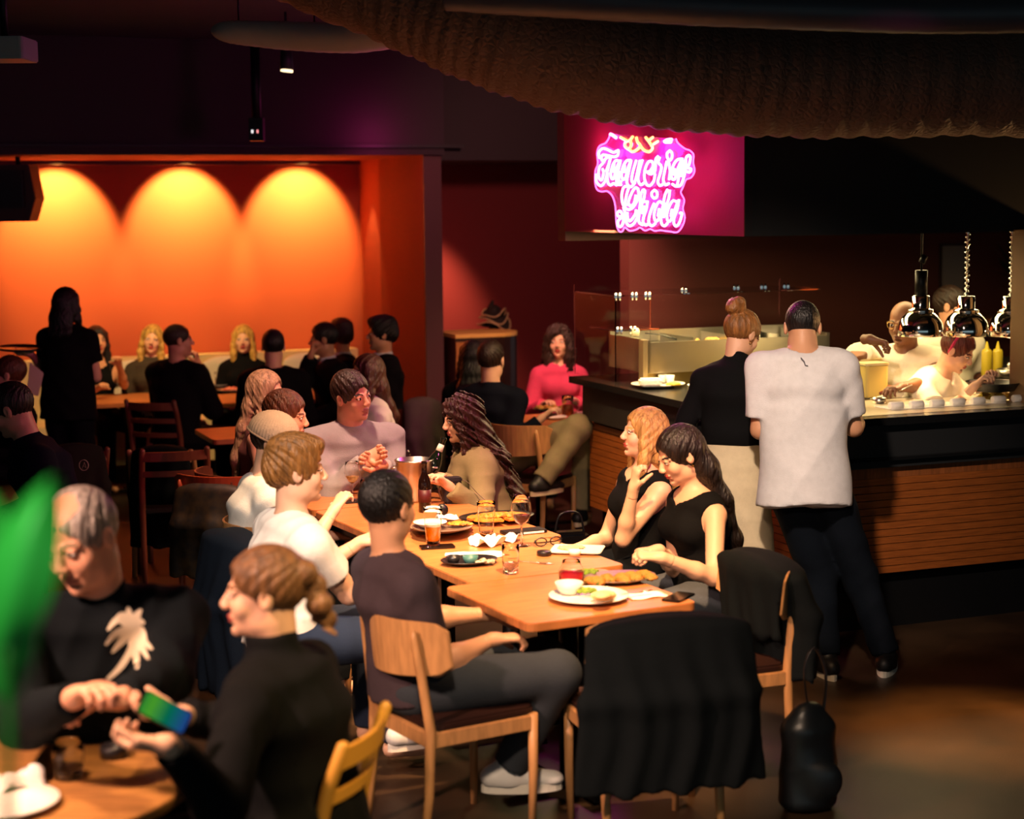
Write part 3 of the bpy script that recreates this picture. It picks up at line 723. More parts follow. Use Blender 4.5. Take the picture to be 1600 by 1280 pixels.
M_acr = mat('sign_acrylic', '#ff9ae0', rough=.1, trans=.9, ior=1.15)
def strokes(name, cf, lst, rad, m_, off=0.0, label=None):
    for st in lst:
        pts = smooth_path([onsign(*cf(x, y), off) - sign.location for (x, y) in st]); b = MB(); b.tube(pts, rad, 7)
        o = b.build(name, m_, sign)
        if label: o['label'] = label
taq = [
 [(150,420),(140,340),(190,285),(260,300),(340,340),(385,320),(412,315),(400,380),(350,400),(270,385),(190,375),(175,430),(200,480),(150,540),(135,640),(150,710),(185,715),(205,620),(190,570)],
 [(105,640),(105,740),(165,805),(225,740),(258,600),(290,450)],
 [(205,480),(240,420),(300,420),(240,600)],
 [(430,460),(370,455),(325,540),(305,640),(320,705),(350,690),(385,560),(440,450),(400,620),(385,740),(420,790),(450,740)],
 [(262,620),(260,740),(300,795),(345,770),(385,795)],
 [(580,450),(520,460),(470,560),(455,660),(475,715),(510,690),(545,560),(590,450),(550,620),(530,760),(580,820),(640,760)],
 [(420,600),(415,740),(450,790)],
 [(660,450),(615,600),(595,720),(620,760),(655,700),(710,450)],
 [(745,445),(700,600),(685,720),(720,790),(770,760)],
 [(800,610),(850,600),(890,530),(880,470),(830,470),(785,560),(770,680),(800,780),(850,800),(900,740),(920,640)],
 [(820,620),(870,640),(890,560)],
 [(960,395),(930,440),(925,560),(905,640)],
 [(985,410),(965,480),(1010,540),(990,640),(960,740),(985,800),(1030,780)],
 [(1085,460),(1055,600),(1035,720),(1065,790),(1110,770)],
 [(1125,315),(1090,350),(1090,410),(1125,450),(1155,410),(1155,350),(1125,315)],
 [(1290,430),(1225,445),(1175,520),(1145,640),(1160,710),(1200,700),(1235,570),(1300,430),(1260,600),(1240,740),(1215,810),(1160,780)],
 [(1215,810),(1280,790),(1330,640),(1345,500),(1350,420),(1385,380),(1410,410),(1395,500),(1370,550),(1420,570),(1400,615),(1350,600)],
 [(1110,480),(1130,600),(1115,720)], [(1320,450),(1300,560),(1290,680)],
 [(350,500),(345,620)], [(500,520),(490,620)], [(1190,560),(1185,660)]]
chi = [
 [(400,110),(345,130),(315,250),(330,380),(380,460),(450,470),(520,400),(575,270),(570,160),(520,140),(460,240),(420,360),(450,420),(510,370),(535,250)],
 [(430,110),(390,250),(370,380),(400,400)],
 [(330,560),(290,500),(250,520),(260,580),(320,590),(265,640),(255,710),(290,745),(335,690),(345,560)],
 [(340,440),(375,560),(380,660),(430,730),(500,700),(560,590),(600,420),(610,250),(650,170),(675,190),(660,300),(640,340)],
 [(400,520),(410,620),(450,650),(520,560),(540,480)],
 [(690,350),(640,360),(610,470),(580,600),(590,680),(640,715)], [(660,420),(640,540)],
 [(720,340),(700,460),(660,590),(650,680),(690,720),(740,690)],
 [(820,380),(770,500),(740,620),(745,700),(790,730),(840,690)],
 [(825,170),(785,210),(790,270),(828,300),(865,270),(868,210),(825,170)],
 [(960,390),(900,350),(850,430),(820,560),(840,650),(880,640),(930,520),(985,380)], [(900,460),(880,580)],
 [(1030,165),(990,250),(960,420),(930,600),(940,700),(985,730),(1030,690)], [(1065,170),(1050,300),(1000,450),(970,600)],
 [(1170,350),(1110,340),(1050,440),(1020,570),(1040,660),(1080,640),(1130,520),(1185,370)], [(1100,470),(1080,580)],
 [(1210,320),(1180,480),(1135,600),(1130,690),(1165,735),(1215,680),(1255,540),(1225,530)]]
strokes('neon_tube', c1, taq, .0070, M_neon); strokes('neon_tube', c2, chi, .0070, M_neon)
outl = [c1(*p) for p in [(290,80),(280,140),(230,210),(150,250),(115,350),(125,500),(90,600),(90,780),(120,860)]] + [c2(*p) for p in [(0,195),(90,190),(170,270),(215,430),(232,700),(275,815),(330,810),(362,755),(440,808),(540,790),(600,758),(680,805),(760,780),(830,810),(920,800),(1000,812),(1080,820),(1180,830),(1260,740),(1302,600),(1270,460),(1292,330),(1238,210),(1270,130)]] + [c1(*p) for p in [(1350,720),(1420,690),(1470,600),(1450,480),(1455,370),(1400,310),(1340,290),(1240,210),(1210,150)]]
strokes('outline_tube', lambda x, y: (x, y), [outl], .0042, M_neon2)
strokes('horn_tube', c1, [[(300,85),(340,105),(380,135)], [(1050,190),(1090,165),(1150,160)], [(1060,195),(1140,195)]], .0085, M_neon)
strokes('yellow_tube', c1, [[(440,130),(485,155),(530,180)], [(610,120),(570,170),(510,200),(505,260),(560,300),(610,330),(670,300),(715,245),(680,200),(660,130)], [(570,170),(590,230),(565,290)], [(715,245),(770,310),(840,330),(885,280),(850,210),(790,130)], [(840,170),(890,130)], [(890,230),(960,185)]], .0080, M_neony, 0.0, 'yellow neon tube')
b = MB(); pts = [onsign(*p, -.012) - sign.location for p in outl]; n = len(pts)
b.add([p for p in pts] + [p + EX * .006 for p in pts], [tuple(range(n)), tuple(range(2*n-1, n-1, -1))] + [(i, (i+1) % n, n + (i+1) % n, n + i) for i in range(n)])
b.build('backing_sheet', M_acr, sign)
# ------------------------------------------------------------------ bar
bar = empty('bar_counter', BC, 'L-shaped bar counter with a black top and wooden slatted front beneath', 'bar counter')
def bs(name, a, u, v, z0, z1, m_): return lslab(name, a, u, v, z0, z1, m_, bar)
FRL, LFL = 4.6, 2.49
bs('counter_top', BC - EX * .10 - EY * .10, EX * (FRL + .2), EY * .75, 1.085, 1.125, M_black2)
bs('counter_top', BC - EX * .10 + EY * .65, EX * .85, EY * (LFL - .65 + .10), 1.085, 1.125, M_black2)
bs('apron', BC - EX * .04 - EY * .04, EX * (FRL + .1), EY * .6, .86, 1.085, M_black)
bs('apron', BC - EX * .04 + EY * .56, EX * .7, EY * (LFL - .54), .86, 1.085, M_black)
bs('ledge', BC - EX * .075 - EY * .075, EX * (FRL + .15), EY * .05, .90, .915, M_black2)
bs('core', BC + EX * .02 + EY * .02, EX * FRL, EY * .55, .30, .86, M_black); bs('core', BC + EX * .02 + EY * .57, EX * .6, EY * (LFL - .59), .30, .86, M_black)
bs('plinth', BC + EX * .06 + EY * .06, EX * FRL, EY * .5, 0, .30, M_black2); bs('plinth', BC + EX * .06 + EY * .56, EX * .5, EY * (LFL - .62), 0, .34, M_black2)
bs('top_board', BC - EX * .002 - EY * .002, EX * FRL, EY * .02, .80, .86, M_oakd)
NS = 13; zz = .30; hh = .50 / NS
for i in range(NS):
    bs('slat', BC - EY * .004, EX * FRL, EY * .022, zz + i * hh + .003, zz + (i + 1) * hh - .001, M_slat)
for i in range(NS + 1):
    bs('slat', BC - EX * .004 + EY * .0, EX * .022, EY * (LFL - .01), zz + i * hh + .003, zz + (i + 1) * hh - .001, M_slat)
# ------------------------------------------------------------------ fabric ducts at the ceiling
def duct_mat():
    m = mat('duct_fabric', '#5a4438', rough=.75); nt = m.node_tree; b = nt.nodes['Principled BSDF']
    tc = nt.nodes.new('ShaderNodeTexCoord'); v = nt.nodes.new('ShaderNodeTexVoronoi'); v.inputs['Scale'].default_value = 34; v.feature = 'DISTANCE_TO_EDGE'
    bp = nt.nodes.new('ShaderNodeBump'); bp.inputs['Strength'].default_value = .9; bp.inputs['Distance'].default_value = .012
    nt.links.new(tc.outputs['Object'], v.inputs['Vector']); nt.links.new(v.outputs['Distance'], bp.inputs['Height']); nt.links.new(bp.outputs[0], b.inputs['Normal']); return m
def duct(name, ctrl, rads, m_, label, rib=.006, n=40):
    P = smooth_path([PY(*c) for c in ctrl], 30); k = len(P); R_ = []
    for i in range(k):
        u = i / (k - 1) * (len(rads) - 1); j = min(int(u), len(rads) - 2); r = rads[j] + (rads[j+1] - rads[j]) * (u - j)
        R_.append(r + rib * math.sin(i * 1.3) + rib * .6 * math.sin(i * .37))
    b = MB(); b.tube(P, R_, n); o = b.build(name, m_); tag(o, label, 'duct')
    for q in (.3, .6, .9):
        p_ = P[int((k - 1) * q)]; r_ = R_[int((k - 1) * q)]; hb_ = MB(); hb_.tube([p_ + EZ * r_ * .9, Vector((p_.x, p_.y, CEIL))], .006, 6); hb_.build('hanger_wire', M_blackmetal, o)
    return o
duct('air_duct', [(1800, 122, 8.3), (1500, 120, 8.2), (1250, 118, 8.1), (1060, 105, 8.0), (900, 72, 7.9), (760, 25, 7.9), (620, -30, 8.0), (400, -110, 8.3)], [.27, .27, .28, .28, .30, .30, .28, .26], duct_mat(), 'large sagging fabric air duct with a mesh texture above the neon sign')
duct('air_duct', [(1800, 12, 6.5), (1500, 22, 6.5), (1200, 14, 6.5), (950, 2, 6.6), (700, -12, 6.8)], [.07, .07, .07, .07], mat('grey_duct', '#3c3a40', rough=.5), 'thin grey duct running along the very top right of the ceiling', .001, 20)
duct('air_duct', [(335, 48, 9.6), (360, 50, 9.5), (450, 56, 9.4), (560, 58, 9.2), (680, 40, 9.0)], [.02, .06, .075, .08, .08], mat('pale_duct', '#a09a90', rough=.7), 'short pale grey duct end under the ceiling left of the large duct', .001, 20)
# ------------------------------------------------------------------ tables
M_ttop = mat('table_oak', '#b87340', rough=.38, noise=.22, nscale=5, stretch=(1.5, 14, 1), bump=.03, bscale=80)
M_tedge = mat('table_edge', '#6e4a2a', rough=.5)
M_cushion = mat('seat_leather', '#2a1712', rough=.38)
def table(a, b, label, group=None, legs='frame', h=.75, wdt=None, th=.032):
    """a: near-left corner, b: near-right corner (plan), length along the perpendicular"""
    a = Vector((a.x, a.y, 0)); b = Vector((b.x, b.y, 0)); u = (b - a); W = u.length; u.normalize(); v = Vector((-u.y, u.x, 0)); L = wdt or W
    c = a + u * W / 2 + v * L / 2; rz = math.atan2(u.y, u.x); t = empty('table', (c.x, c.y, 0), label, 'table', group, rz)
    m = MB(); m.rbox((0, 0, h - th / 2), (W, L, th), .035, n=4); o = m.build('tabletop', M_ttop, t, bevel=.003)
    if legs == 'frame':
        m = MB(); m.box((0, 0, .03), (.07, L * .72, .02)); m.box((0, 0, .03), (W * .72, .07, .02)); m.build('base', M_blackmetal, t)
        m = MB(); m.tube([(0, 0, .03), (0, 0, h - .05)], .038, 14); m.box((0, 0, h - th - .012), (W * .5, L * .5, .02)); m.build('column', M_blackmetal, t)
    else:
        for sx in (-1, 1):
            for sy in (-1, 1):
                m = MB(); m.box((sx * (W / 2 - .06), sy * (L / 2 - .06), (h - th) / 2), (.05, .05, h - th)); m.build('leg', M_blackmetal, t)
        m = MB(); m.box((0, 0, h - th - .03), (W - .14, L - .14, .05)); m.build('apron', M_blackmetal, t)
    return t
TA, TB = PH(826, 976, .75), PH(1091, 941, .75); TU = (TB - TA).normalized(); TV = Vector((-TU.y, TU.x, 0))
S1 = PH(735, 912, .75); S1r = PH(972, 884, .75)
table(TA, TB, 'nearest square oak table of the long row, under the round white plate', 'tables of the long middle row', 'frame', wdt=(S1 - TA).length * .985)
K2 = PH(655, 862, .75); K2u = (S1r - S1).normalized()
A2 = S1 + (K2 - S1).normalized() * .008
table(A2, A2 + K2u * (TB - TA).length, 'second oak table of the long row, under the white napkins and tumblers', 'tables of the long middle row', 'frame', wdt=(K2 - S1).length)
K2b = Vector((K2.x, K2.y, 0)) + TV * .008 - K2u * .035
table(K2b, K2b + K2u * .74, 'long oak table of the middle row carrying the stacked plates and pizza', 'tables of the long middle row', 'legs', wdt=1.16)
K3 = K2b + TV * 1.17
table(K3, K3 + K2u * .74, 'farthest oak table of the middle row in front of the man in grey', 'tables of the long middle row', 'frame', wdt=.70)
TZ = .75
a = PH(333, 688, .75); table(a, a + EX * .62, 'small empty oak table behind the blonde woman with the straight hair', None, 'frame', wdt=.62)
a = PH(112, 634, .75); table(a, a + EX * .95, 'oak table in the niche beside the standing server', None, 'frame', wdt=.68)
a = PH(330, 632, .75); table(a, a + EX * 1.0, 'table in the niche in front of the blonde woman on the banquette', None, 'frame', wdt=.68)
a = PH(800, 668, .75); table(a, a + EX * .66, 'table under the beer mug in front of the woman in the pink shirt', None, 'frame', wdt=.62)
# round foreground table
c = PH(0, 1218, .75); FT = empty('table', (c.x, c.y, 0), 'blurred round oak table in the foreground at the lower left corner', 'table')
m = MB(); m.lathe([(.0, .715), (.49, .715), (.50, .722), (.50, .745), (.495, .75), (0, .75)], n=56); m.build('tabletop', mat('table_oak_dark', '#a8743e', rough=.4, noise=.3, nscale=5, stretch=(1.5, 12, 1)), FT)
m = MB(); m.tube([(0, 0, .03), (0, 0, .715)], .04, 14); m.lathe([(.26, 0), (.26, .02), (.04, .04)], n=24); m.build('pedestal', M_blackmetal, FT)
# ------------------------------------------------------------------ chairs
M_ch = mat('chair_ash', '#b98654', rough=.45, noise=.18, nscale=9, stretch=(6, 6, 1), bump=.04)
M_chd = mat('chair_walnut', '#6b3a22', rough=.45, noise=.2, nscale=9)
def panel_chair(loc, yaw, label, m_=None, group=None, top=.80):
    """plywood back panel on two round posts; the sitter looks along yaw"""
    m_ = m_ or M_ch; t = empty('dining_chair', (loc.x, loc.y, 0), label, 'chair', group, math.radians(yaw) - PI)   # local +Y is forward
    for sx in (-1, 1):
        m = MB(); m.tube([(sx * .20, .20, 0), (sx * .205, .205, .22), (sx * .205, .205, .445)], [.013, .016, .018], 12); m.build('leg', m_, t)
        m = MB(); m.tube([(sx * .205, -.245, 0), (sx * .205, -.215, .22), (sx * .205, -.205, .45), (sx * .195, -.228, .62), (sx * .185, -.252, top - .03), (sx * .185, -.254, top)], [.014, .017, .019, .017, .013, .006], 12); m.build('leg', m_, t)
    m = MB(); m.box((0, .205, .415), (.39, .024, .055)); m.box((0, -.205, .415), (.39, .024, .055)); m.box((-.205, 0, .415), (.024, .39, .055)); m.box((.205, 0, .415), (.024, .39, .055)); m.build('seat_frame', m_, t, bevel=.004)
    m = MB(); m.rbox((0, .01, .455), (.42, .43, .03), .05, n=4); m.build('seat', M_cushion, t, bevel=.008)
    n, vs, fs = 16, [], []; th = .011
    for k in range(2):
        for i in range(n + 1):
            x = -.255 + .51 * i / n; y = -.285 + .135 * (x / .255) ** 2 - (k * th)
            e = 1 - max(0, (abs(x) - .205) / .05) ** 2 * .3
            lo = top - .155 - .02 * (1 - (x / .255) ** 2); hi = top + .025; mid = (lo + hi) / 2; h2 = (hi - lo) / 2 * e
            vs += [(x, y + .012, mid - h2), (x, y - .004, mid + h2)]
    for k in range(2):
        b = k * 2 * (n + 1)
        for i in range(n): q = (b + 2*i, b + 2*i + 2, b + 2*i + 3, b + 2*i + 1); fs.append(q if k == 0 else q[::-1])
    b = 2 * (n + 1)
    for i in range(n): fs += [(2*i, b + 2*i, b + 2*i + 2, 2*i + 2), (2*i + 1, 2*i + 3, b + 2*i + 3, b + 2*i + 1)]
    fs += [(0, 1, b + 1, b), (2*n, b + 2*n, b + 2*n + 1, 2*n + 1)]
    m = MB(); m.add(vs, fs, False); m.build('backrest', m_, t, bevel=.002)
    return t
def ladder_chair(loc, yaw, label, m_=None, group=None, top=.86, bars=3, round_=False):
    m_ = m_ or M_chd; t = empty('ladder_back_chair', (loc.x, loc.y, 0), label, 'chair', group, math.radians(yaw) - PI)
    for sx in (-1, 1):
        m = MB(); m.tube([(sx * .195, .19, 0), (sx * .195, .19, .44)], .018, 10); m.build('leg', m_, t)
        m = MB(); m.tube([(sx * .19, -.24, 0), (sx * .19, -.205, .25), (sx * .19, -.20, .45), (sx * .19, -.215, .60), (sx * .188, -.25, .74), (sx * .185, -.29, top - .01), (sx * .185, -.293, top)], [.015, .018, .020, .020, .019, .017, .008], 10); m.build('leg', m_, t)
    m = MB(); m.rbox((0, 0, .45), (.42, .42, .03), .04); m.build('seat', M_cushion if not round_ else m_, t, bevel=.006)
    m = MB()
    for z in (.20, .30): m.tube([(-.195, .19, z), (.195, .19, z)], .009, 8)
    m.tube([(-.195, .19, .25), (-.19, -.21, .25)], .009, 8); m.tube([(.195, .19, .25), (.19, -.21, .25)], .009, 8); m.build('stretcher', m_, t)
    for i in range(bars):
        z = top - .05 - i * .105; y = -.29 + (top - z) * .27; m = MB(); pts = []
        for k in range(9): x = -.185 + .37 * k / 8; pts.append((x, y - .035 * (1 - (x / .185) ** 2), z))
        vs, fs = [], []; hb = .028 if i == 0 else .017
        for (x, yy, zz_) in pts: vs += [(x, yy - .007, zz_ - hb), (x, yy + .007, zz_ - hb), (x, yy + .007, zz_ + hb), (x, yy - .007, zz_ + hb)]
        for k in range(8):
            b = 4 * k
            for q in range(4): fs.append((b + q, b + (q + 1) % 4, b + 4 + (q + 1) % 4, b + 4 + q))
        fs += [(3, 2, 1, 0), (32, 33, 34, 35)]; m.add(vs, fs, False); m.build('back_slat', m_, t, bevel=.002)
    return t
FX = 111.3; FXL = FX - 180          # sitter looks along +EX / -EX
def drape(name, label, cat, loc, yaw, w, ztop, zbot, m_, seed=0, yoff=-.26, th=.05, flare=1.15, group=None):
    """a garment hung over a chair back: falls at the front and the back of it"""
    S = SDF(); R = Matrix.Rotation(math.radians(yaw) - PI, 3, 'Z'); L = Vector((loc.x, loc.y, 0)); X = R @ Vector((1, 0, 0)); Y = R @ Vector((0, 1, 0))
    top = L + Y * yoff + EZ * ztop; mid = L + Y * (yoff - .05) + EZ * (ztop * .55 + zbot * .45); bot = L + Y * (yoff - .03) + EZ * zbot
    S.loft(top - EZ * .05, mid, (w * .5, th * 1.1), (w * .5 * (1 + flare) / 2, th), X, k=.04, rz=.055)
    S.loft(mid, bot, (w * .5 * (1 + flare) / 2, th), (w * .5 * flare, th * 1.1), X, k=.04, cut=[(bot, -EZ)])
    f = top + Y * .07 - EZ * .05; S.loft(f, f - EZ * .22, (w * .44, .03), (w * .40, .025), X, k=.05)
    rs = np.random.RandomState(seed); ph = rs.uniform(0, 6, 4); x3 = V3(X)
    def nz(P):
        x = P @ x3; z = P[:, 2]; g = np.clip((ztop - z) / .3, 0, 1)
        return .012 * g * (np.sin(x * 34 + 2 * np.sin(z * 7 + ph[0]) + ph[1]) * .6 + .4 * np.sin(x * 63 + ph[2] + 1.5 * np.sin(z * 11 + ph[3])))
    S.noise(nz); r = S.mesh(.011)
    o = np_mesh(name, [(r, 0)], [m_]); bb = L + EZ * 0
    o.data.transform(Matrix.Translation(-bb)); o.location = bb
    return tag(o, label, cat, group)
M_coat = cloth('black_coat', '#1b1d1f'); M_coat2 = cloth('navy_coat', '#1d2330')
# front chair of the man in the dark tee
def chair_at(px, py, h, dx, dy, yaw):    # chair centre so that local point (dx,dy,h) lands on the pixel
    p = PH(px, py, h); R = Matrix.Rotation(math.radians(yaw) - PI, 3, 'Z'); return p - R @ Vector((dx, dy, 0))
c = chair_at(646, 990, .79, .185, -.254, 122); CH_TEE = c
panel_chair(c, 122, 'light ash chair with a curved plywood back under the man in the dark tee', group='plywood-back chairs round the long table')
c = chair_at(1246, 905, .79, -.195, -.25, FXL); CH_BRU = c
panel_chair(c, FXL, 'light ash chair with a black jacket over it, under the woman in the tank top', group='plywood-back chairs round the long table')
drape('jacket', 'black jacket hung over the chair behind the dark-haired woman', 'jacket', c + EY * .035, FXL, .57, .845, .40, M_coat, 3, yoff=-.235, th=.080)
c = PH(1045, 1255, .0) + EY * .0; c = chair_at(1045, 985, .80, 0, -.27, FX + 84); 
panel_chair(c, FX + 84, 'ash chair at the near end of the long table, hidden under a long black coat', group='plywood-back chairs round the long table')
drape('coat', 'long black coat covering the chair at the near end of the table', 'coat', c, FX + 84, .59, .845, .27, M_coat, 5, yoff=-.27, th=.06, flare=1.15)
c = chair_at(836, 672, .80, .175, -.25, 150); CH_NAVY = c
panel_chair(c, 150, 'light ash chair with a curved back under the man in the navy sweater')
# chairs on the far side, mostly hidden
for (px, py, yw, lb, mm) in ((455, 935, FX, 'chair under the young man in the white tee', M_ch), (395, 840, FX, 'chair under the man in the beige cap', M_chd),):
    c = PH(px, py, .45); panel_chair(c, yw, lb, mm, group='plywood-back chairs round the long table')
c = PH(840, 900, .0); c = chair_at(800, 740, .82, .0, -.26, FXL + 4)
c2 = PH(560, 770, .45) + EY * .5
FG = chair_at(603, 1097, .86, .185, -.29, 257)
ladder_chair(FG, 257, 'blurred honey-coloured ladder-back chair in the foreground under the woman with the braid', mat('chair_honey', '#c08a35', rough=.45), top=.86, round_=True)
c = chair_at(198, 626, .85, -.18, -.29, 165); ladder_chair(c, 165, 'dark wooden ladder-back chair behind the man drinking in the niche', group='dark ladder-back chairs')
c = chair_at(322, 700, .82, .18, -.29, 195); ladder_chair(c, 195, 'reddish ladder-back chair beside the coat-covered chair left of centre', mat('chair_red', '#7a3a26', rough=.45), top=.83, bars=2)
c = chair_at(250, 700, .79, 0, -.28, 178); LC = c
ladder_chair(c, 178, 'chair with light legs hidden under a hanging black coat left of centre', M_ch, top=.78)
drape('coat', 'black coat hanging from the chair left of centre, with light legs below', 'coat', c, 178, .36, .80, .20, M_coat, 8, yoff=-.27, th=.06, flare=1.05)
c = chair_at(330, 752, .80, 0, -.27, FX + 55); panel_chair(c, FX + 55, 'round-backed orange chair holding a dark bag behind the man in the beige cap', mat('chair_orange', '#b0502a', rough=.35))
drape('jacket', 'dark patterned jacket on the round-backed orange chair', 'jacket', c, FX + 55, .40, .79, .30, mat('patterned_jacket', '#1a1614', rough=.6, noise=.8, nscale=18, col2='#3a2c18'), 12, yoff=-.28, th=.05)
c = PH(448, 960, .45) - EX * .05
drape('coat', 'dark navy coat hanging on the chair behind the young man in the white tee', 'coat', c, FX + 8, .44, .84, .16, M_coat2, 15, yoff=-.20, th=.09, flare=1.25)
c = chair_at(660, 640, .82, 0, -.26, 190); panel_chair(c, 190, 'dark chair under the grey wool coat behind the man in grey', M_chd)
drape('coat', 'grey-brown wool coat hung on a chair right of the man in grey', 'coat', c, 190, .27, .90, .30, cloth('grey_wool', '#6e6058'), 21, yoff=-.26, th=.06, flare=1.1)
c = chair_at(118, 700, .86, 0, -.28, 215)
drape('jacket', 'dark brown jacket with a small round emblem hanging behind the man in navy', 'jacket', c, 215, .34, .88, .34, cloth('dark_brown', '#2a211b'), 23, yoff=-.27, th=.05)
e = empty('ladder_back_chair', (c.x, c.y, 0)); bpy.data.objects.remove(e); ladder_chair(c, 215, 'dark chair carrying the brown jacket behind the man in navy', top=.85)
# a small round emblem of that jacket
p = PY(131, 727, c.y - .45)
m = MB(); m.tube([(.026 * math.cos(a_ * PI / 8), 0, .030 * math.sin(a_ * PI / 8)) for a_ in range(17)], .0016, 6); m.tube([(-.010, 0, -.018), (.004, 0, .016), (.012, 0, -.016), (-.004, 0, -.002)], .0016, 6)
jk = [o for o in C.objects if o.name.startswith('jacket')][-1]; o = m.build('emblem', mat('emblem_cream', '#d9cfae', rough=.6), jk); o.location = p - jk.location; o['label'] = 'cream round emblem'
# ------------------------------------------------------------------ banquette with swirl cushions
bq0 = NC - EX * 7.2 - EY * .62; BQ = empty('banquette', NC - EX * 2 - EY * .3, 'long pale banquette bench along the orange niche wall', 'bench')
M_bq = mat('banquette_cream', '#d9c493', rough=.8, bump=.2)
lslab('bench_seat', NC - EX * 4.9 - EY * .64, EX * 4.8, EY * .60, .12, .46, M_bq, BQ); lslab('backrest', NC - EX * 4.9 - EY * .20, EX * 4.8, EY * .17, .46, .96, M_bq, BQ)
def swirl_cushion(px, py, lab, kk):
    c = PY(px, py, 15.1); nn = ray(px, py); c = NC + EX * ((c - NC).dot(EX)) - EY * .27 + EZ * .74
    t = empty('cushion', c, lab, 'cushion', 'swirl-patterned cushions on the banquette')
    S = SDF(); S.loft(c - EZ * .12, c + EZ * .12, (.20, .045), (.20, .045), EX, k=.05, rz=.09); r = S.mesh(.012); np_mesh('cover', [(r, 0)], [mat('cushion_white', '#ded8c6', rough=.9)], t)
    for (r0, r1, cl, yo) in ((.150, .105, '#3d5f78', 0), (.100, .0, '#20242a', -.003)):
        m = MB(); pts = []
        n = 26
        for i in range(n): a_ = -1.2 + 5.2 * i / (n - 1); rr = (r0 * (1 - .35 * i / n)) ; pts.append(EX * (rr * .75 * math.cos(a_)) + EZ * (rr * .75 * math.sin(a_)) - EY * (.062 - yo))
        m.tube(pts, [.012 + .020 * math.sin(PI * i / (n - 1)) for i in range(n)], 8, flat=.15) if r1 else m.ball(-EY * .055 - EX * .01 - EZ * .02, .05, 12)
        m.build('swirl_print', mat('swirl_' + cl.strip('#'), cl, rough=.9), t)
swirl_cushion(196, 584, 'swirl-patterned cushion between the standing server and the woman with sunglasses', 0)
swirl_cushion(344, 572, 'swirl-patterned cushion just left of the blonde woman on the banquette', 1)
swirl_cushion(482, 566, 'swirl-patterned cushion behind the suited man resting his chin', 2)
# ------------------------------------------------------------------ cabinet with a rounded end
p = PH(818, 519, 1.19); cab = empty('cabinet', (p.x - .35, p.y + .2, 0), 'round-ended dark cabinet with a pale top against the red wall', 'cabinet')
pts = []
Lc = .60
for i in range(13): a_ = -PI / 2 + PI * i / 12; pts.append((Lc / 2 - .24 + .24 * math.cos(a_), .24 * math.sin(a_)))
pts += [(-Lc / 2, .24), (-Lc / 2, -.24)]
ctr = Vector((p.x, p.y, 0)) - EX * (Lc / 2 - .02) + EY * .24 - cab.location
m = MB(); m.prism(pts, 0, 1.16, ctr, RA); m.build('body', mat('cabinet_dark', '#2c1712', rough=.4, noise=.3, nscale=5), cab)
m = MB(); m.prism([(x * 1.01, y * 1.04) for x, y in pts], 1.16, 1.19, ctr, RA); m.build('top', mat('cabinet_top', '#d8ad5a', rough=.5), cab)
q = PH(712, 600, .9); m = MB(); m.box(ctr + EX * (-.22) - EY * .25 + EZ * .58, (.16, .012, 1.10), rz=RA); m.build('door', mat('cabinet_side', '#a06a30', rough=.5), cab)
# crumpled hats on it
def cloth_heap():
    c = PH(775, 511, 1.2) + EY * .05; S = SDF(); rs = np.random.RandomState(3)
    t = empty('crumpled_hat', c, 'crumpled dark felt hat with pale curled brims on top of the cabinet', 'hat')
    for i in range(3):
        m = MB(); n = 40; vs = []; r = .13 - .018 * i
        for j in range(4):
            f = j / 3
            for kk in range(n):
                a_ = 2 * PI * kk / n; rr = r * (.42 + .58 * f) ; z = .018 + i * .045 + f * f * (.030 * math.sin(2 * a_ + i * 1.3) + .020 * math.sin(3 * a_ + i)) + .028 * (1 - f)
                vs.append((rr * math.cos(a_) * 1.05, rr * math.sin(a_), z))
        fs = [(j * n + kk, j * n + (kk + 1) % n, (j + 1) * n + (kk + 1) % n, (j + 1) * n + kk) for j in range(3) for kk in range(n)]
        m.add(vs, fs, True); m.tube([vs[3 * n + kk] for kk in list(range(n)) + [0]], .005, 6); o = m.build('brim', [mat('hat_felt', '#241a15', rough=.8)], t)
        m = MB(); m.tube([vs[3 * n + kk] for kk in list(range(n)) + [0]], .0065, 6); m.build('brim_edge', mat('hat_edge', '#b99a72', rough=.8), o)
        m = MB(); m.ball((0, 0, .03 + i * .045), .055, 14, sc=(1, 1, 1.1)); m.build('crown', mat('hat_felt', '#241a15'), t)
    m = MB(); m.tube([(-.03, 0, .13), (-.015, 0, .19), (-.005, 0, .22)], [.035, .02, .006], 8); m.tube([(.0, 0, .13), (.02, 0, .17), (.05, 0, .135)], [.02, .015, .02], 8); m.build('peak', mat('hat_felt', '#241a15'), t)
cloth_heap()
# ------------------------------------------------------------------ things on the ceiling and in the niche
p = PY(30, 300, 13.3); sp = empty('loudspeaker', p, 'black wall loudspeaker at the left edge of the orange niche', 'loudspeaker')
m = MB(); m.add([Vector(v) for v in [(-.16, -.13, -.22), (.10, -.13, -.22), (.155, -.13, -.05), (.115, -.13, .20), (-.16, -.13, .20), (-.16, .13, -.22), (.10, .13, -.22), (.155, .13, -.05), (.115, .13, .20), (-.16, .13, .20)]], [(0, 1, 2, 3, 4), (9, 8, 7, 6, 5), (0, 5, 6, 1), (1, 6, 7, 2), (2, 7, 8, 3), (3, 8, 9, 4), (4, 9, 5, 0)]); m.build('cabinet', mat('speaker_brown', '#3a2826', rough=.6), sp, bevel=.006)
m = MB(); m.rbox((-.02, -.14, .02), (.20, .02, .28), .02, M=None); m.build('grille', M_black, sp); m = MB(); m.tube([(0, 0, .2), (0, 0, .30)], .02, 8); m.build('bracket', M_blackmetal, sp)
p = PY(400, 150, 12.6); pj = empty('ceiling_pole', p, 'black pole with two tiny indicator lights hanging from the ceiling over the niche', 'pole')
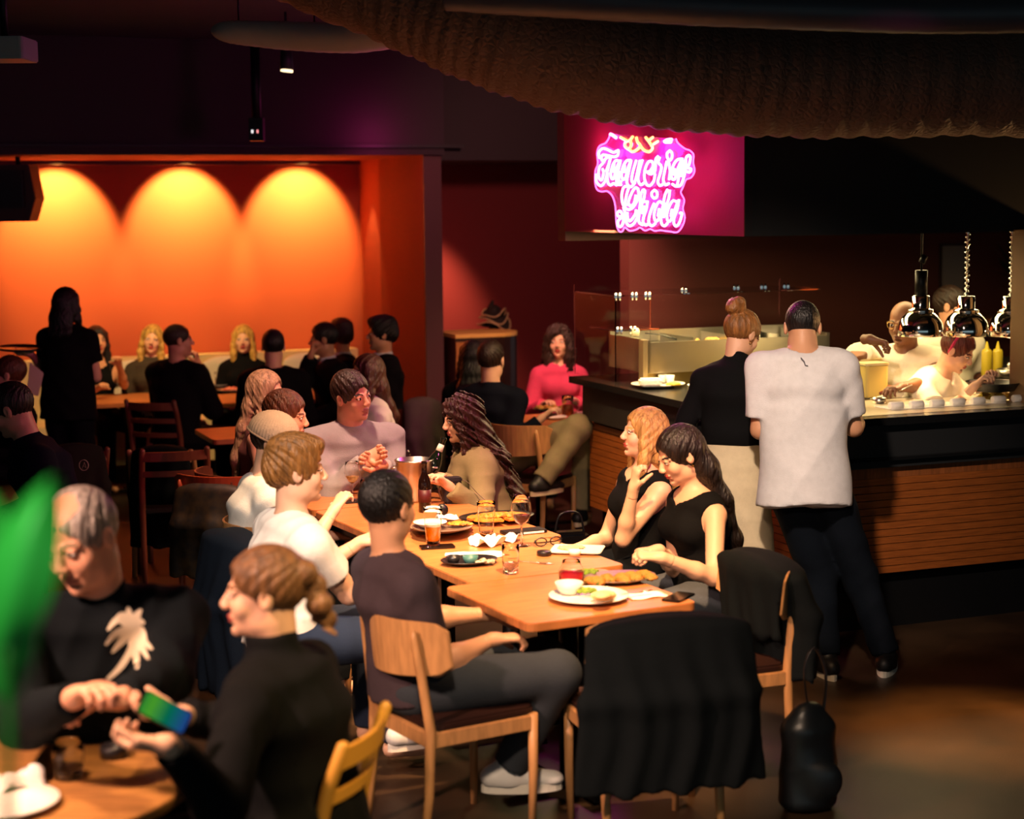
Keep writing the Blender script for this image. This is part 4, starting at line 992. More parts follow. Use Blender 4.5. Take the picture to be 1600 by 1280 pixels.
b = PY(400, 216, 12.6); m = MB(); m.tube([(0, 0, CEIL - p.z), (0, 0, b.z - p.z)], .033, 14); m.build('pole', M_blackmetal, pj); m = MB(); m.box((0, 0, b.z - p.z + .06), (.10, .10, .16)); m.build('housing', M_blackmetal, pj)
for dx, cl in ((-.025, (1, 1, 1)), (.012, (1, .3, .3))): m = MB(); m.box((dx, -.056, b.z - p.z + .045), (.012, .008, .022)); m.build('indicator_light', mat('led_%d' % int(cl[1] * 10), '#ffffff', emit=cl, estr=1.2), pj)
p = PY(448, 112, 11.5); sl = empty('ceiling_spotlight', p, 'small lit ceiling spotlight above the orange niche', 'spotlight')
m = MB(); m.tube([(0, 0, .14), (0, 0, .015)], [.035, .045], 14); m.tube([(0, 0, .14), (0, 0, CEIL - p.z)], .008, 8); m.build('housing', M_black, sl); m = MB(); m.lathe([(0, -.002), (.040, -.002), (.040, .014)], M=Matrix.Rotation(.12, 3, 'Y')); m.build('lens', mat('lamp_lens', '#ffffff', emit=(1, .72, .40), estr=2.2), sl)
p = PY(8, 78, 9.0); pr = empty('projector', p, 'grey projector housing at the top left corner under the ceiling', 'projector')
m = MB(); m.rbox((0, 0, 0), (.26, .30, .11), .02); m.build('casing', mat('projector_grey', '#6f7d80', rough=.5), pr, bevel=.006); m = MB(); m.tube([(0, 0, .05), (0, 0, CEIL - p.z)], .02, 8); m.build('mount', M_blackmetal, pr)
# ------------------------------------------------------------------ people
BLK = ('tee', 'black', '#17181b'); DK = ('trousers', 'dark', '#1b1d22')
HB = ('brown', '#2b1a12'); HK = ('black', '#120e0d'); HBL = ('blonde', '#b58a52'); HLB = ('light_brown', '#6d4526')
# --- standing at the bar
man_w = person('man in a loose white short-sleeved shirt standing with his back turned at the bar', (1254, 512, 8.25), 176, pose='stand', hair='buzz', hcol=HK, skin='tan', k=1.02,
    top=('tee', 'white', '#cfcdd0'), bottom=('trousers', 'navy', '#1a1f2a'), lean=9, hp=24, hyaw=172, hands={'R': ((1340, 655, 8.42), None, EY), 'L': ((1212, 672, 8.38), None, EY)},
    elbows={'R': (.12, -.3, -1), 'L': (-.12, -.3, -1)}, build=1.06, hem=-.14, neck=.055, boxy=.035, seed=4, shoes=('black', '#111114'), sole=('white', '#e2ddd0'), knees={'R': (1345, 905, 8.2), 'L': (1280, 900, 8.2)}, ankles={'R': (1384, 1043, 8.1), 'L': (1292, 1046, 8.05)}, sleeve=.80)
wom_b = person('woman with a blonde bun, black turtleneck and long white apron at the bar', (1160, 522, 8.62), 165, hyaw=128, hp=26, pose='stand', sex='f', hair='bun', hcol=('dark_blonde', '#8a5a2c'), skin='fair', k=1.0,
    top=('turtle', 'black', '#1a1719'), bottom=('skirt', 'cream', '#cfc0a0'), lean=7, hands={'R': ((1215, 655, 8.7), None, EY), 'L': ((1118, 655, 8.75), None, EY)}, seed=6, hem=.10, shoes=('black', '#111114'))
# --- long table, left side
person('young man with fluffy dark blond hair in a white tee at the long table', (464, 735, 6.75), 118, hyaw=104, hair='fluffy', hcol=('sandy', '#8a5c2c'), skin='fair', top=('tee', 'white2', '#e4dcd2'), lean=6, build=1.06, seed=11, hp=2,
    hands={'R': ((600, 900, 6.95), None), 'L': ((560, 850, 7.1), None)}, bottom=('trousers', 'blue', '#1c2940'), k=1.05)
person('man in a dark tee with short black hair seen from behind on the ash chair', (607, 792, 6.05), FX, hyaw=143, hair='short', hcol=HK, skin='tan', top=('tee', 'black2', '#3b2e34'), lean=-8, seed=12, k=1.03, build=1.02,
    hands={'R': ((768, 1000, 6.1), -EZ, EX), 'L': ((760, 960, 6.4), None)}, elbows={'R': (.2, -.9, -.7)}, shoes=('white', '#d8d6d2'), sole=('white', '#e2ddd0'), bottom=('trousers', 'charcoal', '#2e333a'),
    knees={'R': (872, 1052, 6.1), 'L': (850, 1030, 6.45)}, ankles={'R': (795, 1200, 6.15), 'L': (640, 1135, 6.7)}, syaw=118)
person('man in a pale beige cap and white tee sitting behind the young man in white', (430, 690, 7.75), 110, hyaw=80, hp=12, hair='short', hcol=HB, skin='fair', top=('tee', 'white3', '#dcd6cc'), lean=14, seed=13,
    hands={'R': ((520, 800, 7.7), None)})
person('balding man with short reddish hair just behind the beige cap', (447, 650, 8.35), 100, hyaw=82, hp=8, hair='short', hcol=('ginger', '#5a2e1a'), skin='ruddy', top=('tee', 'brown', '#5a4030'), lean=8, seed=14)
person('woman with long straight ash-blonde hair and a bare shoulder behind the balding man', (416, 612, 9.5), 85, hyaw=72, sex='f', hair='long', hair_len=.52, hcol=('ash_blonde', '#a88462'), skin='ruddy', top=('tank', 'rose', '#6a3a34'), lean=4, seed=15, hp=4)
person('man in a pale grey sweater clasping his hands at the far table end', (550, 618, 9.05), 32, hyaw=50, hp=6, hr=10, hair='short', hcol=HB, skin='ruddy', top=('long', 'grey', '#8f8a8c'), lean=14, build=1.28, k=1.05, seed=16, side=0,
    hands={'R': ((570, 716, 8.85), FX and Vector((.6, -.3, .3)), Vector((.7, -.1, .25))), 'L': ((598, 726, 8.85), Vector((-.6, -.3, .3)), Vector((-.7, -.1, .25)))}, curls=(1.0, 1.0))
person('woman in a white top with brown hair clipped back sitting behind the man in grey', (573, 583, 10.7), -62, hyaw=-64, sex='f', hair='long', hair_len=.34, hcol=('chestnut', '#4a2818'), skin='fair', top=('long', 'white4', '#d8cfc8'), lean=3, seed=17, hp=2)
# --- long table, right side
cur = person('woman with very long curly auburn hair in a khaki coat leaning on the table', (722, 655, 9.0), FXL - 8, hyaw=-72, hp=10, sex='f', hair='curly', hair_len=.62, hair_w=1.35, hcol=('auburn', '#34120c'), skin='fair', top=('jacket', 'khaki', '#7f7352'), lean=16, seed=18, build=1.1,
    hands={'R': ((694, 752, 8.75), None), 'L': ((702, 760, 8.55), None)})
person('laughing woman with straight blonde hair raising a hand beside her neck', (1006, 676, 7.95), FXL + 6, hyaw=-78, hp=-4, sex='f', hair='long', hair_len=.34, hcol=('gold_blonde', '#b8894e'), skin='fair', top=('tank', 'black', '#17181b'), lean=-2, seed=19,
    hands={'L': ((990, 764, 7.66), Vector((.9, .3, 0)), Vector((.12, -.1, .95)))}, elbows={'L': (-.1, 1, -.7)}, curls=(.6, 1.0))
bru = person('dark-haired woman in a black tank top looking down and holding her cutlery', (1062, 710, 7.35), FXL + 4, hyaw=-70, hp=24, sex='f', hair='longback', hair_len=.56, hair_w=1.15, hcol=('black_brown', '#170d0b'), skin='fair', top=('tank', 'black', '#17181b'), lean=7, seed=20, k=1.04,
    hands={'L': ((1035, 872, 6.95), Vector((.2, .3, -1)), Vector((-.9, -.1, .15))), 'R': ((1030, 860, 7.15), Vector((0, -.3, -1)), Vector((-.9, -.2, 0)))}, bottom=('trousers', 'jeans', '#4a505a'), elbows={'L': (-.5, -.5, -1.0), 'R': (.4, -.5, -1)}, curls=(1.0, 1.0))
# --- group by the cabinet
person('man in a navy sweater with light trousers turned away on the chair before the cabinet', (768, 562, 11.4), 150, hyaw=160, hair='short', hcol=HB, skin='fair', top=('long', 'navy2', '#191a28'), lean=4, build=1.1, seed=21, k=1.03,
    knees={'R': (905, 668, 11.0), 'L': (915, 690, 11.5)}, ankles={'R': (846, 752, 10.9), 'L': (906, 800, 11.4)}, hands={'R': ((845, 655, 11.2), None)}, bottom=('trousers', 'khaki2', '#7d7154'), shoes=('black', '#111114'), sole=('cream', '#cdbb98'), group=None)
person('woman with dark hair in black beside the man in the navy sweater', (738, 558, 12.0), 175, hyaw=-170, sex='f', hair='long', hair_len=.45, hcol=HK, skin='fair', top=('long', 'black', '#17181b'), lean=3, seed=22)
person('woman in a bright pink blouse with long wavy brown hair facing the room', (873, 535, 13.0), 5, hyaw=-8, hp=-3, sex='f', hair='curly', hair_len=.46, hcol=('wavy_brown', '#2e1a12'), skin='fair', top=('shirt', 'pink', '#d8456c'), lean=2, seed=23,
    hands={'R': ((850, 632, 12.7), None), 'L': ((900, 628, 12.8), None)})
# --- in the niche
person('server in black with shoulder-length dark hair standing with a round tray', (105, 474, 12.3), 165, hyaw=150, pose='stand', sex='f', hair='long', hair_len=.16, hcol=HK, skin='fair', top=BLK, bottom=DK, lean=2, seed=24, k=.98, q=1.5, build=1.12, hem=-.16, boxy=.01,
    hands={'L': ((48, 553, 12.25), EZ, Vector((-.9, .1, 0))), 'R': ((140, 590, 12.5), None)}, shoes=('black', '#111114'))
person('dark-haired woman leaning behind the standing server in the niche', (151, 532, 13.9), 40, hyaw=30, sex='f', hair='long', hair_len=.35, hcol=HK, skin='tan', top=('tank', 'black', '#17181b'), lean=4, seed=25, q=1.5,
    hands={'L': ((186, 570, 13.6), None), 'R': ((150, 608, 13.5), None)})
sgl = person('blonde woman with sunglasses on her head on the banquette', (238, 530, 14.0), 12, hyaw=8, sex='f', hair='long', hair_len=.28, hcol=('pale_blonde', '#c8a04e'), skin='fair', top=('long', 'olive', '#3a3226'), lean=2, hr=-8, seed=26, q=1.4)
drk = person('man in a black jacket raising a glass with his back turned in the niche', (279, 532, 12.75), 150, hyaw=112, hair='buzz', hcol=HB, skin='ruddy', top=('jacket', 'black', '#17181b'), lean=4, seed=27, q=1.4, build=1.12,
    hands={'R': ((310, 572, 12.98), Vector((-1, 0, .2)), Vector((-.15, 0, 1)))}, eabs={'R': (333, 640, 12.75)}, curls=(1.1, .6))
person('woman with very long pale blonde hair facing the camera from the banquette', (380, 530, 14.2), 0, hyaw=5, sex='f', hair='long', hair_len=.40, hcol=('pale_blonde', '#c8a04e'), skin='fair', top=('turtle', 'black', '#17181b'), lean=2, seed=28, q=1.3)
person('man with cropped dark hair and black jacket seen from behind facing the blonde woman', (427, 542, 12.7), 182, hyaw=188, hair='short', hcol=HK, skin='fair', top=('jacket', 'black', '#17181b'), lean=7, hp=8, seed=29, q=1.4, build=1.05)
person('man in a dark suit resting his chin on his hand in the niche', (505, 530, 13.3), -60, hyaw=-84, hair='short', hcol=HK, skin='tan', top=('jacket', 'black', '#17181b'), lean=9, seed=30, q=1.3, hp=4, hands={'R': ((486, 556, 13.1), Vector((1, 0, 0)), Vector((.2, .2, 1)))}, elbows={'R': (.2, .6, -1)}, curls=(1.1, .6), collar=('shirt_white', '#c9ccd6'))
person('man in a dark suit with thick brown hair behind the man resting his chin', (533, 524, 13.8), -75, hyaw=-150, hair='fluffy', hcol=HB, skin='tan', top=('jacket', 'black', '#17181b'), lean=3, seed=31, q=1.4, collar=('shirt_white', '#c9ccd6'))
person('man in a dark suit sitting upright in profile at the end of the niche', (596, 522, 13.2), -70, hyaw=-78, hair='fluffy', hcol=HK, skin='tan', top=('jacket', 'black', '#17181b'), lean=1, seed=32, q=1.3, collar=('shirt_white', '#c9ccd6'), k=1.03)
# --- left edge and foreground
person('man in a dark navy top with cropped hair bent over at the left edge', (18, 640, 8.9), -70, hyaw=-95, hp=22, hair='short', hcol=HB, skin='ruddy', top=('long', 'navy3', '#1d1a2c'), lean=20, seed=33, build=1.2, k=1.08)
person('person with reddish hair at the left edge beyond the man in navy', (14, 585, 11.6), -60, hyaw=-90, hair='short', hcol=('ginger', '#5a2e1a'), skin='ruddy', top=('long', 'black', '#17181b'), lean=6, seed=34, q=1.6)
old = person('blurred grey-haired man in a dark jacket with a pale palm-tree print in the foreground', (126, 842, 4.75), 30, hyaw=-22, hp=20, hr=8, hair='balding', hcol=('grey', '#8a8078'), skin='ruddy', top=('long', 'black3', '#191c20'), lean=12, seed=35, build=1.18, k=1.14, seat=.48,
    hands={'R': ((118, 1090, 4.25), None), 'L': ((190, 1092, 4.35), Vector((0, 0, -1)), Vector((-1, -.3, 0)))}, elbows={'L': (-.9, -.2, -.8)})
brd = person('blurred woman with a light brown braid and black sweater in the foreground', (412, 925, 4.55), -98, syaw=-106, hyaw=-84, hp=2, sex='f', hair='braid', hcol=('braid_brown', '#6d4a2c'), skin='fair', top=('turtle', 'black', '#17181b'), lean=8, seed=36, k=1.05, build=1.32,
    hands={'R': ((285, 1118, 4.3), Vector((0, 0, 1)), Vector((-1, -.1, .1))), 'L': ((262, 1165, 3.95), Vector((0, 0, 1)), Vector((-.9, .3, 0)))}, elbows={'L': (-.6, -.2, -.9)})
# --- kitchen
chf = person('bald cook with round glasses and a white jacket reaching over behind the pass', (1412, 504, 10.0), -22, hyaw=-38, hp=10, pose='stand', hair='bald', skin='brown', top=('chef', 'white5', '#e6dcc6'), lean=15, side=0, seed=37, k=1.02, build=1.22,
    hands={'R': ((1358, 530, 9.55), Vector((0, -.4, -1)), Vector((.9, -.3, -.25))), 'L': ((1395, 612, 9.5), None)}, eabs={'R': (1304, 534, 9.75)}, curls=(.9, .6), sleeve=.34)
person('cook with short dark hair mostly hidden behind the second heat lamp', (1487, 478, 11.0), 20, hyaw=60, pose='stand', hair='short', hcol=HB, skin='ruddy', top=('chef', 'white5', '#e6dcc6'), lean=3, seed=38)
hd = person('cook with a pink headband bending over the food under the heat lamps', (1496, 548, 9.75), 45, hyaw=58, hp=30, pose='stand', sex='f', hair='short', hcol=('red_brown', '#5a2418'), skin='fair', top=('chef', 'white5', '#e6dcc6'), lean=30, seed=39, k=.98,
    hands={'R': ((1520, 606, 9.4), None), 'L': ((1545, 600, 9.6), None)})
# ---- worn and held details
def part(m, name, mt, P, label=None):
    o = m.build(name, mt, P['root']); 
    if label: o['label'] = label
    return o
def loc(P, x, y, z): return P['T'](x, y, z) - P['root'].location
# cap
def cap_on(P):
    P_ = P
    S = SDF(); T = P['T']; R = P['R']; Rm = np.array([[R[c][r] for c in range(3)] for r in range(3)], np.float32)
    S.el(T(0, -.014, .040), (.094, .116, .098), Rm, k=.01); S.clip(T(0, 0, .006), -(R[2] * .96 + R[1] * .22))
    S.noise(lambda P: .0018 * np.sin(np.arctan2((P - V3(P_['H'])) @ V3(R[0]), (P - V3(P_['H'])) @ V3(R[1])) * 42))
    r = S.mesh(.0045); np_mesh('cap', [(r, 0)], [cloth('cap_beige', '#94806f')], P['root'])
    b = MB(); b.tube([T(.093 * math.cos(a * PI / 14), -.014 + .116 * math.sin(a * PI / 14), .010 - .22 * (-.014 + .116 * math.sin(a * PI / 14))) - P['root'].location for a in range(29)], .010, 8, flat=.5); b.build('cap_band', cloth('cap_band', '#6a584c'), P['root'])
# in C.objects if o.get('label', '').startswith('man in a pale beige cap')][0]

cap_on(PEOPLE['man in a pale beige cap '])
# ------------------------------------------------------------------ things on the tables
TOPZ = .7505; ORD = ('first', 'second', 'third', 'fourth', 'fifth', 'sixth', 'seventh')
def at(px, py, h=TOPZ): return PH(px, py, h)
def thing(name, px, py, label, cat, h=TOPZ, group=None, rz=0.0): return empty(name, at(px, py, h), label, cat, group, rz)
def one(m, name, mt, p, label, cat, group=None, rz=0.0, bevel=0.0):
    o = m.build(name, mt, None, bevel); o.location = p; o.rotation_euler = (0, 0, rz); return tag(o, label, cat, group)
def liquid(n, c, tr=.7, **k): return mat(n, c, rough=.05, trans=tr, ior=1.33, **k)
def glass_prof(pr, th=.002):     # outer profile [(r,z)...] from the base up -> closed shell with a thick base
    inner = [(max(.0005, r - th), z) for (r, z) in reversed(pr) if z > pr[0][1] + .010]; b = pr[0][1] + .010
    return [(.0005, pr[0][1])] + list(pr) + inner + [(.0005, b)]
def pint(px, py, label, fill=None, fillh=.6, hgt=.15, r0=.026, r1=.040, h=TOPZ, group=None, bulge=0):
    t = thing('beer_glass' if fill else 'tumbler', px, py, label, 'glass', h, group)
    n = 8; pr = [(r0 + (r1 - r0) * (i / n) ** .8 + bulge * math.sin(PI * i / n), hgt * i / n) for i in range(n + 1)]
    m = MB(); m.lathe(glass_prof(pr), n=24); m.build('glass', M_glass, t)
    if fill:
        q = [(r - .0032, z) for (r, z) in pr if .011 <= z <= hgt * fillh]; m = MB(); m.lathe([(.0005, .0125)] + q + [(.0005, q[-1][1])], n=24); m.build('beer', fill, t)
        m = MB(); m.lathe([(.0005, q[-1][1]), (q[-1][0], q[-1][1]), (q[-1][0] + .0005, q[-1][1] + .010), (.0005, q[-1][1] + .012)], n=20); m.build('foam', mat('foam', '#efe2c8', rough=.9), t)
    return t
def tumbler(px, py, label, hgt=.10, r=.036, water=.5, h=TOPZ, group=None, lq=None):
    t = thing('tumbler', px, py, label, 'glass', h, group); pr = [(r * .86, 0), (r * .9, hgt * .3), (r * .96, hgt * .7), (r, hgt)]
    m = MB(); m.lathe(glass_prof(pr), n=24); m.build('glass', M_glass, t)
    if water:
        m = MB(); m.lathe([(.0005, .0115), (r * .88 - .003, .0115), (r * .93 - .003, hgt * water), (.0005, hgt * water)], n=20); m.build('water', lq or M_glass, t)
    return t
def wine(px, py, label, lq=None, h=TOPZ, s=1.0, group=None, lh=.35):
    t = thing('wine_glass', px, py, label, 'glass', h, group)
    m = MB(); m.lathe([(.0005, 0), (.034 * s, 0), (.033 * s, .002), (.006, .006), (.0038, .02), (.0035, .075 * s), (.006, .085 * s), (.0005, .087 * s)], n=24); m.build('stem', M_glass, t)
    b = .083 * s; pr = [(.006, 0), (.024, .012), (.036, .035), (.040, .058), (.037, .085), (.032, .110)]; pr = [(r * s, b + z * s) for r, z in pr]
    m = MB(); m.lathe([(.0005, b)] + pr + [(r - .0015, z) for r, z in reversed(pr)] + [(.0005, b + .003)], n=24); m.build('bowl', M_glass, t)
    if lq:
        q = [(r - .003, z + .002) for r, z in pr if z < b + .12 * s * lh + .02]; m = MB(); m.lathe([(.0005, b + .005)] + q + [(.0005, q[-1][1])], n=20); m.build('wine', lq, t)
    return t
def plate(px, py, label, r=.135, mt=None, h=TOPZ, group=None, sx=1.0, sy=1.0, rz=RA, name='plate'):
    m = MB(); m.lathe([(.0005, 0), (r * .62, 0), (r * .66, .004), (r * .97, .016), (r, .018), (r * .99, .021), (r * .66, .009), (.0005, .007)], n=40, sx=sx, sy=sy)
    return one(m, name, mt or M_white, at(px, py, h), label, 'plate', group, rz)
def blob_heap(name, p, rx, ry, hz, mt, seed, h=.006, n=5, fine=170, amp=.004, parent=None, rz=RA):
    S = SDF(); rs = np.random.RandomState(seed); R = Matrix.Rotation(rz, 3, 'Z')
    for i in range(n * 3):
        a, q = rs.uniform(0, 2 * PI), math.sqrt(rs.uniform(0, 1)); o = R @ Vector((rx * q * math.cos(a), ry * q * math.sin(a), 0)); f = (1 - q * q * .6)
        S.el(p + o + EZ * hz * .3 * f, (rs.uniform(.012, .026), rs.uniform(.012, .026), max(.006, hz * .6 * f)), None, k=.008)
    S.clip(p, -EZ); A = rs.normal(size=(3, 3)) * fine
    S.noise(lambda P: amp * np.sin(P @ A)[:, 0] * np.sin(P @ A)[:, 1]); r = S.mesh(h)
    o = np_mesh(name, [(r, 0)], [mt]); o.data.transform(Matrix.Translation(-p)); o.location = p; return o
M_beer = liquid('beer', '#f08208', .15); M_rosew = liquid('white_wine', '#f2d08a', .85); M_redw = liquid('red_wine', '#5a0f18', .5); M_amber = liquid('amber_beer', '#8a3c12', .4)
M_dark = mat('dark_ceramic', '#1d1a1c', rough=.3); M_taupe = mat('taupe_ceramic', '#6e5a4c', rough=.4)
M_taco = mat('taco_filling', '#c2702e', rough=.7, noise=.8, nscale=90, col2='#4f6a1f', bump=.5, bscale=120)
M_green = mat('salad_green', '#6f8a24', rough=.7, noise=.5, nscale=80); M_tort = mat('tortilla', '#d8c08a', rough=.7, noise=.2, nscale=60)
M_cheese = mat('melted_cheese', '#e09a30', rough=.5, noise=.6, nscale=70, col2='#b8521c', bump=.4)
M_phone = mat('phone_glass', '#0a0a0c', rough=.08); M_blackp = mat('black_plastic', '#121214', rough=.35)
# near table
P1 = plate(920, 937, 'large round white plate at the near edge of the table, holding a bowl and tortillas', .150)
p = at(889, 928, .7605); m = MB(); m.lathe([(.0005, 0), (.030, 0), (.046, .02), (.054, .045), (.050, .045), (.040, .02), (.0005, .008)], n=28); one(m, 'bowl', mat('bowl_grey_white', '#cfcac6', rough=.35), p, 'small white bowl on the large round white plate', 'bowl')
for i, (dx, dz) in enumerate(((0, 0), (.004, .012), (-.004, .022))):
    m = MB(); m.ball((0, 0, .018), .044 - .003 * i, 18, sc=(1.15, .85, .42)); one(m, 'tortilla', M_tort, at(943, 938, .762 + dz) + EX * dx, ('lowest', 'middle', 'topmost')[i] + ' folded pale tortilla of the pile on the round white plate', 'tortilla', 'folded tortillas on the round white plate', RA + .4 * i)
o = blob_heap('salad', at(917, 925, .772), .02, .012, .014, M_green, 4); tag(o, 'pinch of green salad on the round white plate', 'salad')
t = thing('lantern_glass', 893, 915, 'short jar of pink drink with a reddish rim behind the white bowl', 'drink')
m = MB(); m.lathe(glass_prof([(.040, 0), (.048, .02), (.050, .06), (.036, .085), (.034, .10)]), n=26); m.build('jar', M_glass, t); m = MB(); m.lathe([(.0005, .0115), (.043, .0115), (.0465, .03), (.047, .055), (.0005, .058)], n=24); m.build('pink_drink', liquid('pink_drink', '#e0405c', .6), t)
OV = plate(968, 908, 'oval dark plate of loaded tacos near the dark-haired woman', .15, M_taupe, sx=1.0, sy=.72, name='platter')
for i in range(5):
    q = at(932 + i * 19, 912 - i * 2.2, .762); o = blob_heap('taco', q, .016, .045, .034, M_taco, 30 + i, rz=RA + .25); tag(o, ORD[i] + ' loaded taco from the left on the oval plate', 'taco', 'loaded tacos on the oval plate')
o = blob_heap('herb_heap', at(919, 896, .764), .03, .015, .02, M_green, 40); tag(o, 'small heap of green leaves on the left end of the oval plate', 'salad')
def napkin(px, py, w, d, rz, label, h=TOPZ, seed=1, hump=.012, group=None):
    rs = np.random.RandomState(seed); n = 10; vs = []; ph = rs.uniform(0, 6, 4)
    for sgn in (0, 1):
        for i in range(n + 1):
            for j in range(n + 1):
                x, y = (i / n - .5) * w, (j / n - .5) * d; z = .001 + hump * (.5 + .5 * math.sin(x * 55 + ph[0] + 2 * math.sin(y * 40 + ph[1]))) * (.4 + .6 * math.sin(y * 60 + ph[2]) ** 2)
                vs.append((x + .004 * math.sin(y * 60 + ph[3]), y + .004 * math.sin(x * 50), z + .0025 * sgn))
    k = (n + 1) ** 2; idx = lambda i, j: i * (n + 1) + j; fs = []
    for i in range(n):
        for j in range(n): fs += [(idx(i, j), idx(i, j+1), idx(i+1, j+1), idx(i+1, j)), tuple(k + q for q in (idx(i, j), idx(i+1, j), idx(i+1, j+1), idx(i, j+1)))]
    for i in range(n): fs += [(idx(i, 0), idx(i+1, 0), k + idx(i+1, 0), k + idx(i, 0)), (idx(i+1, n), idx(i, n), k + idx(i, n), k + idx(i+1, n)), (idx(0, i+1), idx(0, i), k + idx(0, i), k + idx(0, i+1)), (idx(n, i), idx(n, i+1), k + idx(n, i+1), k + idx(n, i))]
    m = MB(); m.add(vs, fs, True); return one(m, 'napkin', M_napkin, at(px, py, h), label, 'napkin', group, rz)
napkin(1008, 932, .15, .09, RA, 'white paper napkin right of the round white plate', seed=2, hump=.006)
def cutlery(px, py, rz, label, name='fork', h=TOPZ, mt=None):
    m = MB(); m.tube([(-.09, 0, .004), (-.02, 0, .006), (.03, 0, .005), (.05, 0, .004)], [.004, .003, .003, .006], 8, flat=.4)
    if name == 'fork':
        for k in (-1.5, -.5, .5, 1.5): m.tube([(.05, k * .0030, .004), (.07, k * .0042, .005), (.092, k * .004, .008)], .0012, 6)
    else: m.tube([(.05, 0, .004), (.08, 0, .004), (.11, .003, .004)], [.006, .008, .002], 8, flat=.15)
    return one(m, name, mt or M_steel, at(px, py, h), label, 'cutlery', None, rz)
cutlery(985, 929, RA + .05, 'steel fork on the napkin right of the round white plate', 'fork', .766)
m = MB(); m.rbox((0, 0, .005), (.075, .15, .008), .01); one(m, 'phone', M_phone, at(1060, 935), 'dark phone lying at the right corner of the nearest table', 'phone', None, RA - .9, .002)
# second table
m = MB(); m.add([], [])
def square_plate(px, py, w, d, rz, label):
    m = MB(); m.rbox((0, 0, .004), (w * .8, d * .8, .006), .012); m.rbox((0, 0, .011), (w, d, .006), .016); return one(m, 'plate', M_white, at(px, py), label, 'plate', None, rz, .002)
square_plate(902, 862, .22, .17, RA - .55, 'square white plate with leftovers near the right edge of the table')
o = blob_heap('flatbread', at(893, 857, .766), .05, .03, .012, M_tort, 50); tag(o, 'torn pale flatbread on the square white plate', 'bread')
m = MB(); m.lathe([(.0005, 0), (.022, 0), (.028, .02), (.025, .02), (.02, .006), (.0005, .005)], n=20); one(m, 'dip_bowl', M_white, at(898, 867, .766), 'small white dip bowl on the square white plate', 'bowl')
m = MB(); m.lathe([(.0005, 0), (.030, 0), (.031, .016), (.029, .019), (.0005, .019)], n=24); one(m, 'candle_tin', M_dark, at(850, 868), 'small round dark tin left of the square white plate', 'tin')
t = thing('sunglasses', 857, 854, 'folded dark sunglasses behind the square white plate', 'sunglasses', rz=RA)
for sx in (-1, 1): m = MB(); m.tube([(sx * .034 + .026 * math.cos(a * PI / 6), 0, .022 + .018 * math.sin(a * PI / 6)) for a in range(13)], .003, 6); m.build('lens_frame', M_blackp, t); m = MB(); m.tube([(sx * .062, 0, .03), (sx * .05, .04, .012), (-sx * .02, .05, .008)], .003, 6); m.build('temple', M_blackp, t)
napkin(762, 852, .13, .12, .5, 'crumpled white napkin between the tall tumbler and the dark plate', seed=3, hump=.045)
napkin(745, 868, .26, .12, RA - .25, 'flat white napkin behind the small dark plate', seed=4, hump=.008); napkin(795, 845, .10, .09, 1.0, 'crumpled white tissue behind the water tumbler', seed=5, hump=.03)
plate(733, 881, 'dark oval plate with dip bowls and scraps at the left edge of the table', .115, M_dark, sx=1.05, sy=.8)
m = MB(); m.lathe([(.0005, 0), (.024, 0), (.033, .03), (.030, .03), (.022, .008), (.0005, .006)], n=22); one(m, 'dip_bowl', mat('teal_ceramic', '#3f6a66', rough=.35), at(735, 880, .760), 'small teal dip bowl on the dark oval plate', 'bowl')
m = MB(); m.lathe([(.0005, 0), (.022, 0), (.030, .028), (.027, .028), (.02, .008), (.0005, .006)], n=22); one(m, 'dip_bowl', M_dark, at(709, 879, .760), 'small black glossy dip bowl on the left of the dark oval plate', 'bowl')
o = blob_heap('scraps', at(757, 879, .762), .03, .015, .012, mat('scraps', '#d8c8a8', rough=.7, noise=.6, nscale=90, col2='#5a3c22'), 52); tag(o, 'pale food scraps on the right of the dark oval plate', 'food')
tumbler(798, 896, 'clear water tumbler near the seam of the two nearest tables', .115, .036, .35)
pint(760, 838, 'tall empty pint glass in the middle of the second table', None, hgt=.155, r0=.028, r1=.042)
wine(815, 853, 'stemmed glass with a little red wine near the right edge of the table', M_redw, s=1.12, lh=.2)
t = pint(677, 852, 'pint glass two-thirds full of orange beer on a dark phone', M_beer, .62, .165, .028, .042, h=.7605)
m = MB(); m.rbox((0, 0, .005), (.15, .075, .009), .01); one(m, 'phone', M_phone, at(683, 856), 'black phone lying under the beer glass', 'phone', None, RA - .15, .002)
cutlery(826, 900 - 20, RA - .7, 'steel knife lying right of the water tumbler', 'knife')
# stacked plates
for i in range(3): plate(689 + i, 829 - i * .3, 'plate of the stack left of the pizza, seen at the %s' % ('bottom', 'middle', 'top')[i], .145 - .004 * i, M_taupe if i % 2 == 0 else mat('cream_china', '#c9a888', rough=.35), h=TOPZ + .0165 * i, group=None)
o = blob_heap('pizza_slice', at(718, 820, .804), .05, .03, .010, M_cheese, 60); tag(o, 'leftover orange pizza slice on the top plate of the stack', 'pizza')
plate(672, 822, 'small white saucer on top of the plate stack', .075, M_white, h=.803); napkin(698, 812, .09, .06, .3, 'crumpled white napkin lying on the plate stack', h=.812, seed=8, hump=.025)
plate(776, 812, 'large dark platter under the pizza', .160, M_dark, sx=1.15, sy=.75, name='platter')
for i in range(5):
    m = MB(); a0 = -.2 + i * 1.25; pts = [(0, 0)] + [(.15 * math.cos(a0 + .55 * q / 3 * 2), .105 * math.sin(a0 + .55 * q / 3 * 2)) for q in range(4)]; m.prism(pts, 0, .012)
    o = one(m, 'pizza_slice', M_cheese, at(778, 810, .772), ('right-hand', 'rear', 'left-hand', 'front left', 'front right')[i] + ' slice of orange-topped pizza on the large dark platter', 'pizza', 'pizza slices on the dark platter', RA, .003)
